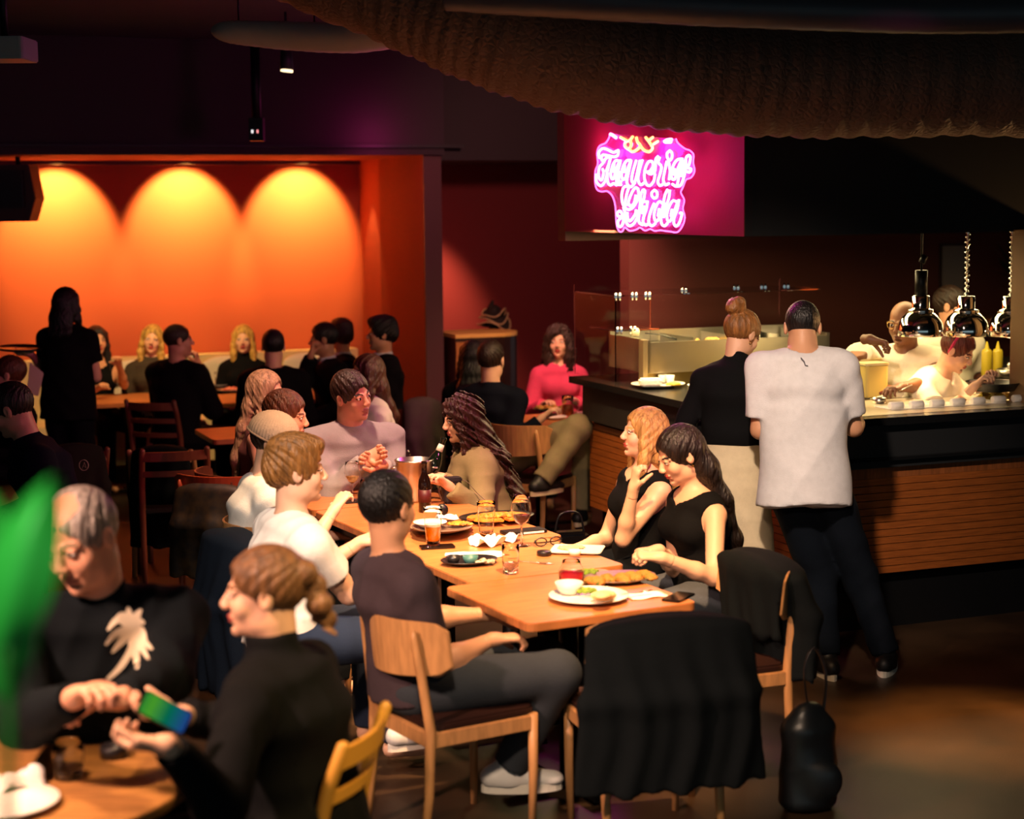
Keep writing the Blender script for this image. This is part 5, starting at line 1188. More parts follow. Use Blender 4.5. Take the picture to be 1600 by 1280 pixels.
o = blob_heap('pizza_topping', at(785, 806, .784), .12, .05, .012, M_cheese, 61, n=9); tag(o, 'melted golden topping heaped over the pizza on the dark platter', 'topping', kind='stuff')
m = MB(); m.rbox((0, 0, .008), (.20, .09, .014), .01); o = one(m, 'notebook', M_blackp, at(818, 833), 'black closed booklet behind the red wine glass', 'book', None, RA + .05, .002)
m = MB(); m.box((.03, -.046, .008), (.10, .003, .008)); m.build('page_edge', M_napkin, o)
# bottles, bucket, camera bag
t = thing('beer_bottle', 664, 800, 'dark beer bottle standing behind the beer glass', 'bottle'); m = MB(); m.lathe([(.0005, 0), (.030, 0), (.031, .13), (.028, .155), (.014, .19), (.0125, .23), (.0145, .232), (.0145, .245), (.0005, .245)], n=20); m.build('bottle', mat('brown_glass', '#140806', rough=.08), t)
m = MB(); m.lathe([(.0318, .05), (.0318, .11)], n=20); m.build('label', mat('label_dark', '#4a1418', rough=.5), t)
m = MB(); m.ball((0, 0, .028), .030, 14, sc=(1, .5, 1)); one(m, 'compact_case', M_blackp, at(691, 806), 'small round black case behind the beer glass', 'case')
B0 = thing('ice_bucket', 648, 782, 'shiny steel wine bucket in front of the man in grey', 'ice bucket'); bz = .20
m = MB(); m.lathe([(.0005, 0), (.065, 0), (.072, .01), (.093, bz), (.098, bz), (.098, bz + .008), (.090, bz + .008), (.068, .012), (.0005, .01)], n=36); m.build('bucket', M_steel, B0)
for s in (-1, 1): m = MB(); m.tube([(s * .092, -.03, bz - .03), (s * .115, -.015, bz - .035), (s * .115, .015, bz - .035), (s * .092, .03, bz - .03)], .004, 8); m.build('handle', M_steel, B0)
wb = empty('wine_bottle', B0.location + Vector((.035, 0, .03)), 'dark wine bottle with a white neck label leaning in the steel bucket', 'bottle'); wb.rotation_euler = (0.0, .42, RA)
m = MB(); m.lathe([(.0005, 0), (.036, 0), (.037, .17), (.030, .20), (.015, .235), (.0135, .29), (.016, .292), (.016, .305), (.0005, .305)], n=22); m.build('bottle', mat('green_glass', '#0c120c', rough=.06), wb); m = MB(); m.lathe([(.0180, .232), (.0150, .268)], n=20); m.build('neck_label', mat('label_white', '#d8d2c8', rough=.6), wb)
cb = thing('camera_bag', 706, 786, 'small dark camera bag with a strap on the table by the curly-haired woman', 'bag', rz=RA - .1)
m = MB(); m.rbox((0, 0, .060), (.095, .07, .12), .022, n=4); m.build('body', mat('bag_nylon', '#16131a', rough=.5, bump=.3), cb, .012); m = MB(); m.rbox((0, -.002, .118), (.101, .076, .022), .022, n=4); m.build('flap', mat('bag_nylon', '#16131a'), cb, .006)
m = MB(); m.tube(smooth_path([(.045, 0, .115), (.08, -.01, .10), (.12, -.03, .05), (.16, -.06, .012), (.19, -.10, .006)]), .006, 8, flat=.3); m.tube(smooth_path([(-.045, 0, .115), (-.07, -.02, .07), (-.06, -.04, .02)]), .005, 8, flat=.3); m.build('strap', mat('strap_brown', '#4a2f1c', rough=.5), cb)
m = MB(); m.rbox((0, 0, .045), (.13, .09, .075), .015); m.tube([(0, -.045, .045), (0, -.10, .045)], [.034, .032], 18); o = one(m, 'camera', M_blackp, at(668, 766), 'black camera behind the dark beer bottle', 'camera', None, RA, .006)
wine(551, 781, 'stemmed glass of white wine on a dark coaster before the young man in white', M_rosew, s=1.0, h=.756, lh=.25); m = MB(); m.rbox((0, 0, .0025), (.11, .10, .005), .006); one(m, 'coaster', M_blackp, at(553, 784), 'dark square coaster under the white wine glass', 'coaster', None, RA)
wine(604, 757, 'stemmed glass of white wine in front of the clasped hands', M_rosew, s=1.0, lh=.3); wine(632, 752, 'empty stemmed glass just left of the steel bucket', None, s=.9)
tumbler(573, 772, 'short clear tumbler beside the white wine glass on the coaster', .08, .034, .3); tumbler(590, 786, 'short clear tumbler behind the head of the man in the dark tee', .08, .034, .3)
# table of the pink blouse
t = thing('beer_mug', 887, 652, 'beer mug with a handle and amber beer before the woman in pink', 'glass'); pr = [(.040, 0), (.042, .05), (.038, .09), (.042, .15)]; m = MB(); m.lathe(glass_prof(pr, .003), n=24); m.build('glass', M_glass, t)
m = MB(); m.lathe([(.0005, .012), (.038, .012), (.038, .05), (.035, .085), (.0005, .09)], n=20); m.build('beer', M_amber, t); m = MB(); m.tube(smooth_path([(.038, 0, .12), (.07, 0, .11), (.072, 0, .05), (.040, 0, .035)]), .006, 8); m.build('handle', M_glass, t)
tr = plate(862, 642, 'dark tray of filled tacos before the woman in pink', .13, M_dark, sx=1.1, sy=.6, name='tray')
for i in range(4): o = blob_heap('taco', at(843 + i * 12, 640, .762), .012, .035, .036, M_taco, 70 + i, rz=RA + .2, h=.007); tag(o, ORD[i] + ' small taco from the left on the tray of the woman in pink', 'taco', 'tacos on the tray of the woman in pink')
plate(868, 655, 'pale plate in front of the taco tray', .08)
m = MB(); m.rbox((0, 0, .006), (.13, .06, .010), .01); one(m, 'phone', mat('phone_pink', '#a08088', rough=.3), at(913, 646), 'pale phone on the table at the end of the bar', 'phone', None, RA)
# niche tables
pint(148, 612, 'half-full beer glass on the niche table beside the server', M_amber, .35, .15, .03, .04)
for (x, y, lb, c) in ((178, 606, 'small pale bowl on the niche table beside the tall glass', '#8a8078'), (207, 606, 'small dark bowl on the niche table left of the man in black', '#6a4a44'), (345, 608, 'wide grey bowl before the blonde woman on the banquette', '#7a706c')):
    m = MB(); m.lathe([(.0005, 0), (.032, 0), (.055, .03), (.06, .04), (.055, .038), (.03, .008), (.0005, .006)], n=22); one(m, 'bowl', mat('bowl_' + c[1:], c, rough=.5), at(x, y), lb, 'bowl')
o = blob_heap('food_heap', at(196, 603, .76), .05, .03, .04, mat('red_food', '#c83a2a', rough=.6, noise=.5, nscale=60, col2='#e0a080'), 80, h=.008); tag(o, 'reddish food on the niche table left of the man in black', 'food')
m = MB(); m.rbox((0, 0, .006), (.28, .16, .010), .01); one(m, 'plate', M_white, at(133, 607), 'white plate at the left end of the niche table', 'plate', None, RA)
tumbler(355, 600, 'tall clear glass before the blonde woman on the banquette', .13, .036, .5); tumbler(375, 603, 'short clear glass right of the tall one before the blonde woman', .08, .034, .4); tumbler(341, 600, 'narrow clear glass left of the tall one before the blonde woman', .10, .03, .5)
plate(362, 612, 'dark plate in front of the glasses of the blonde woman', .12, M_taupe)
o = blob_heap('food_heap', at(362, 610, .765), .07, .03, .035, mat('red_food', '#c83a2a'), 81, h=.008); tag(o, 'reddish food on the dark plate of the blonde woman', 'food')
# round foreground table
G = 'things on the blurred round table'
wine(140, 1140, 'blurred stemmed glass near the hands of the grey-haired man', M_rosew, s=1.1, lh=.2); tumbler(108, 1215, 'blurred clear tumbler in the middle of the round table', .095, .042, .3)
m = MB(); m.lathe([(.0005, 0), (.036, 0), (.038, .03), (.033, .033), (.030, .012), (.0005, .01)], n=26); one(m, 'ashtray', M_dark, at(178, 1183), 'blurred small round black dish on the round table', 'dish')
t = thing('eyeglasses', 108, 1146, 'blurred folded black glasses on the round table', 'glasses', rz=.3)
for sx in (-1, 1): m = MB(); m.tube([(sx * .034 + .026 * math.cos(a * PI / 6), 0, .022 + .018 * math.sin(a * PI / 6)) for a in range(13)], .003, 6); m.build('lens_frame', M_blackp, t); m = MB(); m.tube([(sx * .062, 0, .03), (sx * .05, .04, .012), (-sx * .03, .05, .008)], .003, 6); m.build('temple', M_blackp, t)
m = MB(); m.rbox((0, 0, .005), (.07, .14, .009), .01); one(m, 'phone', M_phone, at(172, 1110), 'blurred dark phone lying by the hands of the grey-haired man', 'phone', None, -1.0)
napkin(18, 1232, .16, .13, .3, 'blurred crumpled white napkin at the left edge of the round table', seed=9, hump=.05)
plate(10, 1262, 'blurred white plate at the bottom left corner of the picture', .13)
# phone held by the woman with the braid
b = brd['arms']['R'][2]; pc = PY(257, 1114, 4.12); ph = empty('smartphone', pc, 'blurred phone with a bright green and blue screen held by the woman with the braid', 'phone'); ph.rotation_euler = (math.radians(62), math.radians(32), math.radians(12))
m = MB(); m.rbox((0, 0, 0), (.13, .062, .009), .01); m.build('case', M_blackp, ph, .002)
sm = mat('phone_screen', '#000000', rough=.2); nt = sm.node_tree; bb = nt.nodes['Principled BSDF']; tc = nt.nodes.new('ShaderNodeTexCoord'); sx_ = nt.nodes.new('ShaderNodeSeparateXYZ'); cr = nt.nodes.new('ShaderNodeValToRGB'); mr = nt.nodes.new('ShaderNodeMapRange')
mr.inputs[1].default_value = -.07; mr.inputs[2].default_value = .07; nt.links.new(tc.outputs['Object'], sx_.inputs[0]); nt.links.new(sx_.outputs[0], mr.inputs[0]); nt.links.new(mr.outputs[0], cr.inputs[0]); nt.links.new(cr.outputs[0], bb.inputs['Emission Color']); bb.inputs['Emission Strength'].default_value = .5
e = cr.color_ramp.elements; e[0].position = 0; e[0].color = (.02, .35, .06, 1); e[1].position = 1; e[1].color = (.03, .06, .5, 1); q = e.new(.25); q.color = (.12, .6, .04, 1); q = e.new(.55); q.color = (.0, .25, .12, 1)
m = MB(); m.rbox((0, 0, .0052), (.12, .055, .001), .008); m.build('screen', sm, ph)
# green-lit plant beside the camera
pl = empty('leafy_plant', PY(18, 1280, 1.75), 'strongly blurred green-lit leaf close to the camera at the left edge', 'plant')
M_leaf = mat('leaf_green', '#3f9a4a', rough=.4, trans=0)
def leaf(px, py, Y, L, W, tilt, yaw, name='leaf'):
    c = PY(px, py, Y) - pl.location; R = Matrix.Rotation(yaw, 3, 'Z') @ Matrix.Rotation(tilt, 3, 'Y'); n = 14; vs = []
    for s in (0, 1):
        for i in range(n + 1):
            v = i / n; w = W * math.sin(PI * min(1, v * .95 + .03)) ** .8
            for j in range(7): u = j / 3 - 1; vs.append(R @ Vector((u * w, .02 * abs(u) + .03 * (v - .5) ** 2 * 4 + .003 * s, (v - .5) * L)) + c)
    k = (n + 1) * 7; fs = []
    for i in range(n):
        for j in range(6): a = i * 7 + j; fs += [(a, a + 1, a + 8, a + 7), (k + a, k + a + 7, k + a + 8, k + a + 1)]
    m = MB(); m.add(vs, fs, True); m.build(name, M_leaf, pl)
leaf(22, 905, 1.72, .20, .036, .32, .0); leaf(-20, 930, 1.78, .26, .05, -.15, .3)
m = MB(); m.tube(smooth_path([PY(8, 1010, 1.75) - pl.location, PY(14, 1130, 1.75) - pl.location, PY(10, 1290, 1.75) - pl.location]), .006, 10); m.build('stem', mat('stem_green', '#2a5a24', rough=.5), pl)
# bags on the floor
bg = empty('backpack', PH(1262, 1262, 0), 'black bag with hanging straps on the floor right of the near chairs', 'bag')
S = SDF(); o_ = bg.location.copy(); S.loft(o_ + EZ * .04, o_ + EZ * .30, (.115, .09), (.105, .07), EX, k=.05, rz=.05); S.loft(o_ + EZ * .30, o_ + EZ * .36, (.09, .06), (.06, .04), EX, k=.05, rz=.04); S.el(o_ + EX * .02 - EY * .08 + EZ * .12, (.07, .04, .07), None, k=.03); S.noise(folds(.006, .9, 5)); S.clip(o_, -EZ)
np_mesh('body', [(S.mesh(.009), 0)], [mat('bag_leather', '#14181c', rough=.38)], bg)
m = MB(); m.tube(smooth_path([EZ * .36 + EX * .0, EZ * .52 - EX * .02, EZ * .60 + EX * .02, EZ * .50 + EX * .07, EZ * .34 + EX * .06]), .009, 8, flat=.4); m.build('strap', M_blackp, bg)
hb = empty('handbag', PH(890, 862, .40), 'black handbag with a pale zigzag edge hanging beyond the table', 'bag'); 
m = MB(); m.rbox((0, 0, .05), (.20, .10, .12), .03, n=4); m.build('body', mat('patent_black', '#0a0b0e', rough=.12), hb, .02)
m = MB(); n = 14; 
for i in range(n): x = -.095 + .19 * i / (n - 1); m.box((x, -.052, -.005 + .004 * (i % 2)), (.009, .006, .008))
m.build('zigzag_edge', mat('cream_edge', '#cdb98e', rough=.6), hb); m = MB(); m.tube(smooth_path([(-.08, 0, .10), (-.05, 0, .20), (.05, 0, .20), (.08, 0, .10)]), .006, 8); m.build('handle', M_blackp, hb); hb.rotation_euler[2] = RA - .1
for lg in (0,): m = MB(); m.rbox((0, 0, -.20), (.30, .30, .025), .03); o = m.build('bench_pad', M_blackp, hb) if False else None
st = empty('stool', PH(890, 862, .40) - EZ * PH(890, 862, .40).z, 'dark padded stool under the black handbag', 'stool'); m = MB(); m.lathe([(.0005, .33), (.15, .33), (.16, .345), (.155, .385), (.0005, .393)], n=28); m.build('seat', M_cushion, st)
for a in range(4): m = MB(); m.tube([(.15 * math.cos(a * PI / 2 + .6), .15 * math.sin(a * PI / 2 + .6), 0), (.10 * math.cos(a * PI / 2 + .6), .10 * math.sin(a * PI / 2 + .6), .33)], .012, 8); m.build('leg', M_chd, st)
# ------------------------------------------------------------------ heat lamps
CT = 1.127
def heat_lamp(px, label, lit, coil):
    base = HC + EY * .30; d = ray(px, 525); o_ = Vector((0, 0, CAM_H)); t_ = (base - o_).dot(EY) / d.dot(EY); p = o_ + d * t_
    t = empty('heat_lamp', p, label, 'lamp', 'chrome heat lamps over the pass'); k = 1.0
    dome = [(.119, 0), (.123, .002), (.122, .035), (.116, .072), (.100, .104), (.078, .126), (.058, .134)]
    m = MB(); m.lathe([(r, z) for r, z in dome] + [(r - .003, z - .001) for r, z in reversed(dome)], n=44, close=True); m.build('shade', M_chrome, t)
    m = MB(); m.lathe([(.055, .130), (.070, .132), (.070, .146), (.056, .149), (.050, .152), (.049, .156), (.049, .215), (.044, .222), (.0005, .222)], n=36); m.build('neck', M_chrome, t)
    top = 2.42 - p.z
    m = MB(); m.tube([(0, 0, .22), (0, 0, top)], .006, 8)
    if coil:
        n = 26; pts = [(.012 * math.cos(i * 1.4), .012 * math.sin(i * 1.4), .22 + (top - .30) * i / (n * 4)) for i in range(n * 4)]; m.tube(pts, .004, 6)
    else: m.tube([(0, 0, .22), (0, 0, .36)], .034, 18); m.tube([(0, 0, .40), (.02, 0, .44)], .018, 12)
    m.build('cord', M_chrome if coil else M_blackmetal, t)
    m = MB(); m.tube([(0, 0, top - .14), (0, 0, top)], .022, 12); m.build('ceiling_cap', mat('brass', '#b98a4a', rough=.3, metal=1.0), t)
    m = MB(); m.lathe([(.0005, -.012), (.030, -.008), (.046, .010), (.046, .03), (.02, .07), (.0005, .08)], n=24); m.build('bulb', mat('heat_bulb', '#ff9a60', emit=(1.0, .42, .22), estr=9), t)
    spot('heat_lamp_light', p + EZ * -.015, p - EZ, 15, (1.0, .62, .26), 120, .6, .04)
    return t
heat_lamp(1438, 'chrome heat lamp, leftmost of the three over the pass', 0, 0); heat_lamp(1509, 'chrome heat lamp, middle one of the three over the pass', 1, 1); heat_lamp(1578, 'chrome heat lamp, rightmost of the three over the pass', 1, 1)
# ------------------------------------------------------------------ on the pass
def onc(px, py, h=CT): return PH(px, py, h)
for i in range(7):
    p = onc(1400 + i * 32, 634 - i * 1.9, CT + .02); t = empty('towel_roll', p, ORD[i] + ' rolled white napkin from the left along the edge of the pass', 'napkin', 'rolled napkins along the pass', RA)
    m = MB(); m.tube([(-.040, 0, 0), (-.036, 0, 0), (.036, 0, 0), (.040, 0, 0)], [.015, .021, .021, .015], 16); m.build('roll', M_napkin, t); m = MB(); m.tube([(.036, .004, 0), (.041, .004, 0)], .011, 12); m.build('inner_fold', M_white, t)
m = MB(); m.box((0, 0, .002), (.72, .16, .003), rz=0); one(m, 'paper_strip', M_napkin, onc(1470, 633), 'long white paper strip along the front edge of the pass', 'paper', None, RA)
bs('pass_plate', BC + EX * .30 + EY * .0, EX * (FRL - .5), EY * .60, 1.125, 1.1265, mat('pass_steel', '#d8cdb8', rough=.35, metal=.8))['label'] = 'bright steel pass surface'
# burger steaks, tongs
for i, (x, y, dz) in enumerate(((1380, 617, .0), (1388, 610, .022))):
    m = MB(); m.ball((0, 0, .014), .040, 18, sc=(1.2, .8, .38)); one(m, 'grilled_steak', mat('grilled_meat', '#7a2e14', rough=.4, noise=.5, nscale=40), onc(x, y, CT + dz + .012), ('lower', 'upper')[i] + ' of the two grilled steaks beside the tongs on the pass', 'meat', None, .4)
m = MB(); m.tube([(-.11, 0, .012), (0, .012, .03), (.12, .02, .075)], [.005, .005, .007], 8, flat=.5); m.tube([(-.11, 0, .012), (0, -.012, .03), (.12, -.02, .075)], [.005, .005, .007], 8, flat=.5); one(m, 'tongs', M_steel, onc(1392, 624, CT + .01), 'steel tongs resting beside the grilled steaks', 'tongs', None, RA)
m = MB(); m.lathe([(.0005, 0), (.036, 0), (.038, .03), (.034, .03), (.030, .006), (.0005, .005)], n=24); one(m, 'metal_pot', M_steel, onc(1374, 630), 'small steel pot at the left end of the pass', 'pot')
# pans with food at the right, bottles
t = empty('frying_pan', onc(1552, 610, CT + .055), 'black pan held above the food at the right of the pass', 'pan', None, RA); m = MB(); m.lathe([(.0005, 0), (.11, 0), (.145, .045), (.150, .048), (.140, .044), (.105, .006), (.0005, .006)], n=36); m.build('pan', mat('pan_black', '#141416', rough=.3), t); m = MB(); m.tube([(.14, 0, .04), (.30, .02, .07)], .012, 10); m.build('handle', M_blackp, t)
o = blob_heap('salad_heap', onc(1552, 622, CT + .004), .12, .04, .05, mat('salad_mix', '#c8b84a', rough=.7, noise=.7, nscale=70, col2='#8a5a24'), 90, n=9, h=.008); tag(o, 'long heap of green and yellow salad under the right-hand heat lamps', 'salad', kind='stuff')
for i, (x, y, lb) in enumerate(((1541, 590, 'yellow squeeze bottle, left of the pair behind the heat lamps'), (1558, 592, 'yellow squeeze bottle, right of the pair behind the heat lamps'))):
    p = PY(x, y, 10.9); p.z = 1.12; t = empty('squeeze_bottle', p, lb, 'bottle'); m = MB(); m.lathe([(.0005, 0), (.030, 0), (.032, .01), (.032, .15), (.026, .165), (.014, .17), (.004, .215), (.0005, .215)], n=20); m.build('bottle', mat('mustard_plastic', '#b8a02a', rough=.35), t)
m = MB(); m.lathe([(.0005, 0), (.075, 0), (.08, .05), (.076, .052), (.07, .006), (.0005, .005)], n=28); m.tube([(0, 0, .05), (0, 0, .09)], .014, 10); p = PY(1577, 583, 10.7); p.z = 1.13; one(m, 'lidded_pan', M_steel, p, 'steel pan with a black knob at the right end of the rear counter', 'pan')
# rear counter of the kitchen
m = slab('counter', HC + EX * 1.0 + EY * 2.05, EX * 3.6, EY * .5, 0, 1.09, mat('rear_counter_steel', '#6a6460', rough=.4, metal=.6)); tag(m, 'steel rear counter along the kitchen wall', 'counter')
# brown post at the right edge
pp = PY(1600, 500, 9.35); o = slab('trim_pillar', Vector((pp.x + .03, pp.y, 0)), EX * .25, EY * .16, 1.12, 2.05, mat('tan_post', '#8a6a48', rough=.6)); struct(o)
for x, y, lb in ((1362, 592, 'yellowish food container left of the bald cook, nearer one'), (1352, 566, 'yellowish food container left of the bald cook, farther one')):
    p = PY(x, y, 9.75 + (592 - y) * .01); t = empty('food_container', (p.x, p.y, CT), lb, 'container', None, RA); m = MB(); m.rbox((0, 0, .09), (.15, .12, .18), .02, n=3); m.build('tub', mat('tub_yellow', '#c8b060', rough=.4), t, .004); m = MB(); m.rbox((0, 0, .185), (.16, .13, .014), .02, n=3); m.build('lid', mat('tub_lid', '#d8c890', rough=.4), t, .003)
# ------------------------------------------------------------------ food display on the left arm of the bar
dp = onc(1012, 584, 1.20); dy = empty('steel_food_well', dp, 'long brushed-steel food well on the left arm of the bar', 'food well')
def dslab(n, a, u, v, z0, z1, m_): return lslab(n, a, u, v, z0, z1, m_, dy)
D0 = Vector((dp.x, dp.y, 0)); W_ = 1.25
dslab('front_panel', D0, EX * W_, EY * .02, 1.20, 1.385, M_steel); dslab('side_panel', D0, EX * .02, EY * .55, 1.20, 1.40, M_steel); dslab('rear_panel', D0 + EY * .53, EX * W_, EY * .02, 1.20, 1.42, M_steel); dslab('end_panel', D0 + EX * (W_ - .02), EX * .02, EY * .55, 1.20, 1.40, M_steel)
dslab('base', D0 + EX * .02 + EY * .02, EX * (W_ - .04), EY * .5, 1.20, 1.25, M_steel); dslab('front_foot', D0 - EX * .03, EX * .03, EY * .06, 1.127, 1.40, mat('steel_edge', '#a89878', rough=.4, metal=.8)); dslab('lower_skirt', D0 + EY * .04, EX * W_, EY * .02, 1.127, 1.20, mat('steel_skirt', '#8a7a4c', rough=.3, metal=.9))
for i in range(4):
    a = D0 + EX * (.06 + i * .29) + EY * .05; dslab('pan_insert', a, EX * .26, EY * .44, 1.33, 1.345, mat('insert_grey', '#8a8a80', rough=.4, metal=.7)); dslab('divider', a + EX * .27, EX * .008, EY * .46, 1.30, 1.40, M_steel)
o = blob_heap('filling', D0 + EX * .55 + EY * .2 + EZ * 1.35, .22, .12, .04, mat('food_filling', '#9a7a3a', rough=.7, noise=.6, nscale=60), 95, n=8, h=.009); tag(o, 'chopped yellowish filling inside the steel food well', 'food', kind='stuff')
m = MB(); m.tube([(-.08, 0, .03), (.02, 0, .02), (.11, 0, -.01)], [.006, .006, .016], 8, flat=.5); one(m, 'serving_spoon', M_blackp, D0 + EX * .13 + EY * .12 + EZ * 1.40, 'dark serving spoon leaning in the steel food well', 'spoon', None, RA - .4)
m = MB(); m.lathe([(.0005, 0), (.05, 0), (.052, .10), (.048, .10), (.045, .006), (.0005, .005)], n=26); one(m, 'steel_pot', M_steel, D0 + EX * .50 + EY * .62 + EZ * 1.30, 'round steel pot behind the food well left of the bun-haired woman', 'pot')
m = MB(); m.lathe([(.0005, 0), (.024, .004), (.028, .03), (.02, .05), (.0005, .055)], n=18); one(m, 'ladle_head', mat('ladle_white', '#d8cfae', rough=.4), D0 + EX * .06 + EY * .30 + EZ * 1.40, 'small pale round knob above the left end of the food well', 'knob')
# glass guard: panes with chrome clips
gg = empty('glass_guard', D0 + EY * .1 + EZ * 1.13, 'clear glass sneeze guard with chrome clips around the food well', 'glass guard')
def gslab(n, a, u, v, z0, z1, m_=None): return lslab(n, a, u, v, z0, z1, m_ or M_pane, gg)
ga = Vector((onc(961, 597).x, onc(961, 597).y, 0)); gtop = 1.127 + .52
gslab('end_pane', ga, EX * .008, EY * .62, 1.127, gtop); gslab('front_pane', ga + EX * .02 - EY * .0, EX * .22, EY * .008, 1.127, gtop); gslab('rear_pane', ga + EY * .62, EX * 1.5, EY * .008, 1.45, gtop + .05)
gslab('top_pane', ga + EY * .02, EX * 1.45, EY * .58, gtop, gtop + .008); gslab('shelf_pane', ga + EX * .0, EX * .30, EY * .4, 1.435, 1.443)
E_ = MB()
for (u_, v_, z_) in ((.02, 0, gtop), (.13, .0, gtop), (.22, .0, gtop), (.62, .30, gtop + .01), (1.05, .4, gtop + .01), (1.25, .4, gtop + .01), (1.42, .4, gtop + .01), (.03, 0, 1.44), (.12, 0, 1.44)):
    for q in (-.012, .012): m = MB(); m.tube([(q, 0, -.022), (q, 0, .022)], .0075, 10); m.tube([(q, -.012, 0), (q, .012, 0)], .009, 10); o = m.build('clip', M_chrome, gg); o.location = ga + EX * u_ + EY * v_ + EZ * z_ - gg.location
# plate of food on the bar's left arm
plate(1028, 604, 'white plate with a sandwich and small cups on the left arm of the bar', .155, h=CT, sx=1.05)
for i, (x, y, lb) in enumerate(((1035, 597, 'white paper cup of sauce at the middle of the plate on the bar'), (1047, 598, 'white paper cup of sauce at the right of the plate on the bar'))):
    t = empty('sauce_cup', PH(x, y, CT + .018), lb, 'cup'); m = MB(); m.lathe([(.0005, 0), (.020, 0), (.027, .045), (.025, .045), (.019, .006), (.0005, .005)], n=20); m.build('cup', M_white, t); m = MB(); m.lathe([(.0005, .036), (.023, .036)], n=16); m.build('sauce', mat('yellow_sauce', '#d8a82a', rough=.3), t)
m = MB(); m.rbox((0, 0, .022), (.13, .09, .045), .02, n=4); one(m, 'wrapped_sandwich', M_napkin, PH(1016, 603, CT + .018), 'paper-wrapped sandwich on the plate on the bar', 'sandwich', None, RA - .2, .01)
o = blob_heap('chips', PH(1052, 602, CT + .018), .04, .02, .02, mat('chips_yellow', '#d8b03a', rough=.6, noise=.4, nscale=60), 97, h=.007); tag(o, 'small pile of yellow chips at the right of the plate on the bar', 'chips')
napkin(1085, 603, .08, .06, .2, 'small white napkin on the bar beside the turtleneck woman', h=CT, seed=14, hump=.015)
# menu stands and register between the two standing people
p = PY(1172, 570, 10.0); p.z = 1.127; m = MB(); m.prism([(-.06, -.05), (.06, -.05), (0, .05)], 0, .10, (0, 0, 0)); 
t = empty('paper_tent', p, 'folded pale paper cone on the counter between the two standing people', 'paper'); m = MB(); m.add([(-.07, -.04, 0), (.07, -.04, 0), (0, .06, 0), (-.01, 0, .15)], [(0, 1, 3), (1, 2, 3), (2, 0, 3), (2, 1, 0)]); m.build('cone', mat('kraft_paper', '#c9a860', rough=.8), t)
p = PY(1215, 527, 10.3); p = D0 + EX * .82 + EY * .28; t = empty('receipt_printer', (p.x, p.y, 1.382), 'dark printer with a white slip on top of the food well', 'printer', None, RA); m = MB(); m.rbox((0, 0, .0), (.16, .12, .07), .015); m.build('body', M_blackp, t, .008); m = MB(); m.box((.03, -.062, .0), (.06, .004, .05)); m.build('slip', M_napkin, t)
# ------------------------------------------------------------------ kitchen wall
def onk(px, py): 
    d = ray(px, py); o_ = Vector((0, 0, CAM_H)); t_ = (K0 - EY * .01 - o_).dot(EY) / d.dot(EY); return o_ + d * t_
a = onk(1487, 418); t = empty('framed_poster', a, 'pale framed sheet on the kitchen wall above the cooks', 'poster', None, RA); m = MB(); m.box((0, -.008, 0), (.21, .012, .34)); m.build('sheet', mat('poster_paper', '#8a7c78', rough=.6), t)
m = MB()
for (x, z, w, h_) in ((0, .172, .23, .014), (0, -.172, .23, .014), (-.108, 0, .014, .36), (.108, 0, .014, .36)): m.box((x, -.012, z), (w, .02, h_))
m.build('frame', mat('poster_frame', '#3a2a24', rough=.4), t)
kp = onk(1540, 470) - EY * .45; kp.z = 1.35; plt = empty('potted_plant', kp, 'dark bushy plant behind the heat lamps in the kitchen', 'plant'); m = MB(); m.lathe([(.0005, 0), (.07, 0), (.09, .14), (.0005, .14)], n=20); m.build('pot', M_blackp, plt)
rs = np.random.RandomState(9); LM = mat('leaf_dark', '#1c2a1e', rough=.5); lf = None
for i in range(42):
    a_ = rs.uniform(0, 2 * PI); el = rs.uniform(.3, 1.4); L_ = rs.uniform(.18, .42)
    if lf is None:
        m = MB(); vs = []
        for s_ in (0, 1):
            for v in range(6):
                w = .016 * math.sin(PI * (v / 5 * .94 + .03)); zz_ = .03 * (v / 5) ** 2
                vs += [(v / 5, -w, zz_ * -1 + .002 * s_), (v / 5, w, zz_ * -1 + .002 * s_)]
        fs = [(2*v, 2*v+1, 2*v+3, 2*v+2) for v in range(5)] + [(12+2*v, 14+2*v, 15+2*v, 13+2*v) for v in range(5)]; m.add(vs, fs, False); lf = m.build('leaf', LM, plt); o = lf
    else: o = lf.copy(); C.objects.link(o)
    o.location = (0, 0, .14 + rs.uniform(0, .15)); o.rotation_euler = (0, -el, a_); o.scale = (L_, 1.2, 1)
m = slab('shelf', Vector((kp.x, kp.y, 0)) - EX * .4 - EY * .12, EX * 1.0, EY * .45, 1.32, 1.35, M_oakd); tag(m, 'dark shelf holding the plant on the kitchen wall', 'shelf')
# ------------------------------------------------------------------ worn and held details
def rel(P, v): return v - P['root'].location
def glasses_on(P, up=0.0, m_=None, round_=True, parts_=True):
    T = P['T']; m_ = m_ or mat('glasses_rim', '#c9a060', rough=.3, metal=.8); b = MB(); r = .022
    for s in (-1, 1):
        b.tube([rel(P, T(s * .032 + r * math.cos(a * PI / 8), .094 - (.035 if up else 0), .004 + up + r * .9 * math.sin(a * PI / 8))) for a in range(17)], .0016, 6)
        b.tube([rel(P, T(s * .054, .092 - (.03 if up else 0), .008 + up)), rel(P, T(s * .080, .04, .008 + up * .8)), rel(P, T(s * .082, -.01, .004 + up * .6))], .0015, 6)
    b.tube([rel(P, T(-.011, .096 - (.035 if up else 0), .008 + up)), rel(P, T(.011, .096 - (.035 if up else 0), .008 + up))], .0016, 6); return b.build('eyeglasses', m_, P['root'])
glasses_on(chf); o = glasses_on(sgl, .075, mat('sunglass_rim', '#2a1c10', rough=.3)); o.name = 'sunglasses'
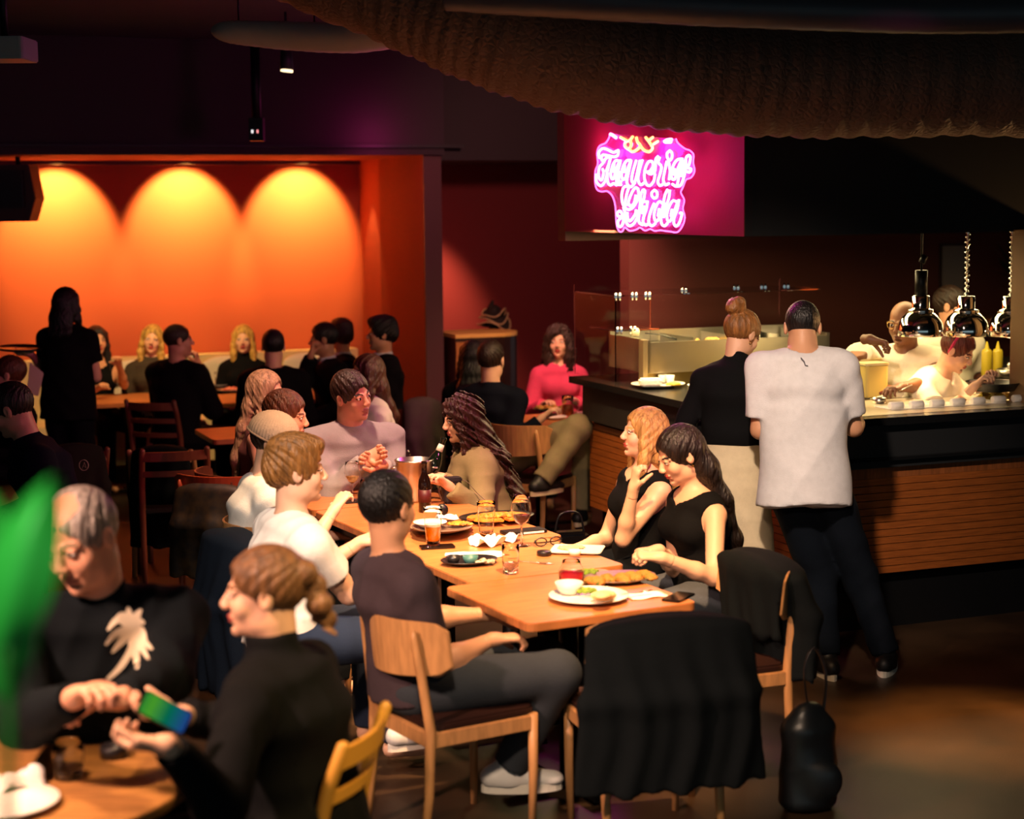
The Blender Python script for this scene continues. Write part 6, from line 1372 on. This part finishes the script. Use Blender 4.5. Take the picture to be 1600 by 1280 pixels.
# headband of the bending cook, scrunchie of the bun, hair clip, earrings
def band(P, mt, name='headband', y0=-.02, tilt=.0, r=.088, lab=None):
    T = P['T']; b = MB(); b.tube([rel(P, T(r * math.cos(a * PI / 12), y0 + .05 * math.sin(a * PI / 12) * 0 + tilt * math.sin(a * PI / 12), .03 + (r + .010) * math.sin(a * PI / 12))) for a in range(-2, 15)], .011, 8, flat=.4); o = b.build(name, mt, P['root']); 
    if lab: o['label'] = lab
band(hd, mat('pink_band', '#d83a6a', rough=.6), lab='pink headband')
T = wom_b['T']; b = MB(); b.tube([rel(wom_b, T(.030 * math.cos(a * PI / 6), -.075 + .008 * math.sin(a * PI / 6), .083 + .022 * math.sin(a * PI / 6))) for a in range(13)], .012, 8); b.build('hair_tie', M_blackp, wom_b['root'])
def earring(P, s=-1, r=.008):
    T = P['T']; b = MB(); c = rel(P, T(s * .080, -.004, -.046)); b.tube([c + P['R'][1] * (r * math.cos(a * PI / 6)) + P['R'][2] * (r * math.sin(a * PI / 6)) for a in range(13)], .0018, 6); b.build('earring', mat('gold', '#e0b050', rough=.2, metal=1), P['root'])
earring(wom_b, 1); earring(bru, -1, .005)
# apron bib ties, shirt mark of the standing man
b = MB(); c = man_w['N'] - man_w['FS'] * .115 - man_w['t'] * .03; b.tube([rel(man_w, c + man_w['RS'] * x + EZ * z) for x, z in ((-.02, .01), (-.005, -.008), (.0, -.025), (.012, -.028))], .003, 6); b.build('collar_knot', mat('grey_thread', '#5a5860', rough=.9), man_w['root'])
# server's tray and cloth, drinking man's glass
sv = PEOPLE['server in black with shoulder'[:24]]; w = sv['arms']['L'][2]; tp = PY(32, 546, 12.2); m = MB(); m.lathe([(.0005, 0), (.15, 0), (.16, .018), (.155, .018), (.148, .006), (.0005, .006)], n=32); o = one(m, 'round_tray', M_blackp, tp, 'round black tray balanced on the hand of the standing server', 'tray'); o.rotation_euler = (.05, .04, 0)
m = MB(); m.add([(-.05, 0, -.12), (.03, 0, -.14), (.07, 0, .02), (-.02, 0, .10), (-.05, .012, -.12), (.03, .012, -.14), (.07, .012, .02), (-.02, .012, .10)], [(0, 1, 2, 3), (7, 6, 5, 4), (0, 4, 5, 1), (1, 5, 6, 2), (2, 6, 7, 3), (3, 7, 4, 0)]); one(m, 'cloth', mat('service_cloth', '#c9b8a8', rough=.9), PY(52, 588, 12.1), 'pale folded service cloth at the waist of the standing server', 'cloth', None, .2, .004)
t = empty('cocktail_glass', drk['arms']['R'][2] + Vector((-.02, -.02, .03)), 'small glass raised to the lips of the man in the niche', 'glass'); t.rotation_euler = (0, -.7, 0); m = MB(); m.lathe(glass_prof([(.028, 0), (.032, .05), (.034, .09)]), n=20); m.build('glass', M_glass, t)
# pale palm-tree print on the grey-haired man's jacket
def palm():
    def o_at(px, py): return PY(px, py, 4.45)
    root = old['root']; bvh = None
    from mathutils.bvhtree import BVHTree
    sw = [c for c in root.children if c.name.startswith('sweater')][0]; me = sw.data; bvh = BVHTree.FromPolygons([v.co[:] for v in me.vertices], [tuple(p.vertices) for p in me.polygons])
    def hit(px, py):
        o_ = Vector((0, 0, CAM_H)) - root.location; h_ = bvh.ray_cast(o_, ray(px, py)); return (h_[0] - ray(px, py) * .003) if h_[0] is not None else None
    k = 0
    def strip(pts, ws):
        nonlocal k
        vs = []
        P2 = [Vector((x, y, 0)) for x, y in pts]; P2 = smooth_path(P2, 4); n = len(P2)
        for i, p in enumerate(P2):
            d = (P2[min(i+1, n-1)] - P2[max(i-1, 0)]); d.normalize(); nn = Vector((-d.y, d.x, 0)); u = i / (n - 1) * (len(ws) - 1); j = min(int(u), len(ws) - 2); w = ws[j] + (ws[j+1] - ws[j]) * (u - j)
            for s in (-1, 0, 1):
                q = hit(*(p + nn * s * w)[:2]); 
                if q is None: return
                vs.append(q)
        m = MB(); m.add(vs, [(3*i+s, 3*i+s+1, 3*i+s+4, 3*i+s+3) for i in range(n-1) for s in (0, 1)], True); m.build('palm_print', mat('print_cream', '#cdbfa6', rough=.85), sw); k += 1
    strip([(205, 985), (206, 1010), (190, 1040), (168, 1062)], [7, 5, 5, 3]); strip([(206, 1000), (212, 1025), (214, 1045)], [8, 6, 2])
    for tip, mid in (((168, 985), (185, 968)), ((180, 968), (192, 962)), ((200, 948), (202, 962)), ((221, 952), (214, 962)), ((226, 975), (218, 972)), ((165, 1008), (182, 990)), ((228, 1000), (220, 985)), ((238, 1015), (222, 1000)), ((232, 1030), (220, 1010)), ((175, 1020), (190, 1002))):
        strip([(205, 982), mid, tip], [6, 6, 1.5])
    strip([(272, 1035), (292, 1050), (302, 1075), (296, 1090)], [2, 4, 7, 3])
palm()
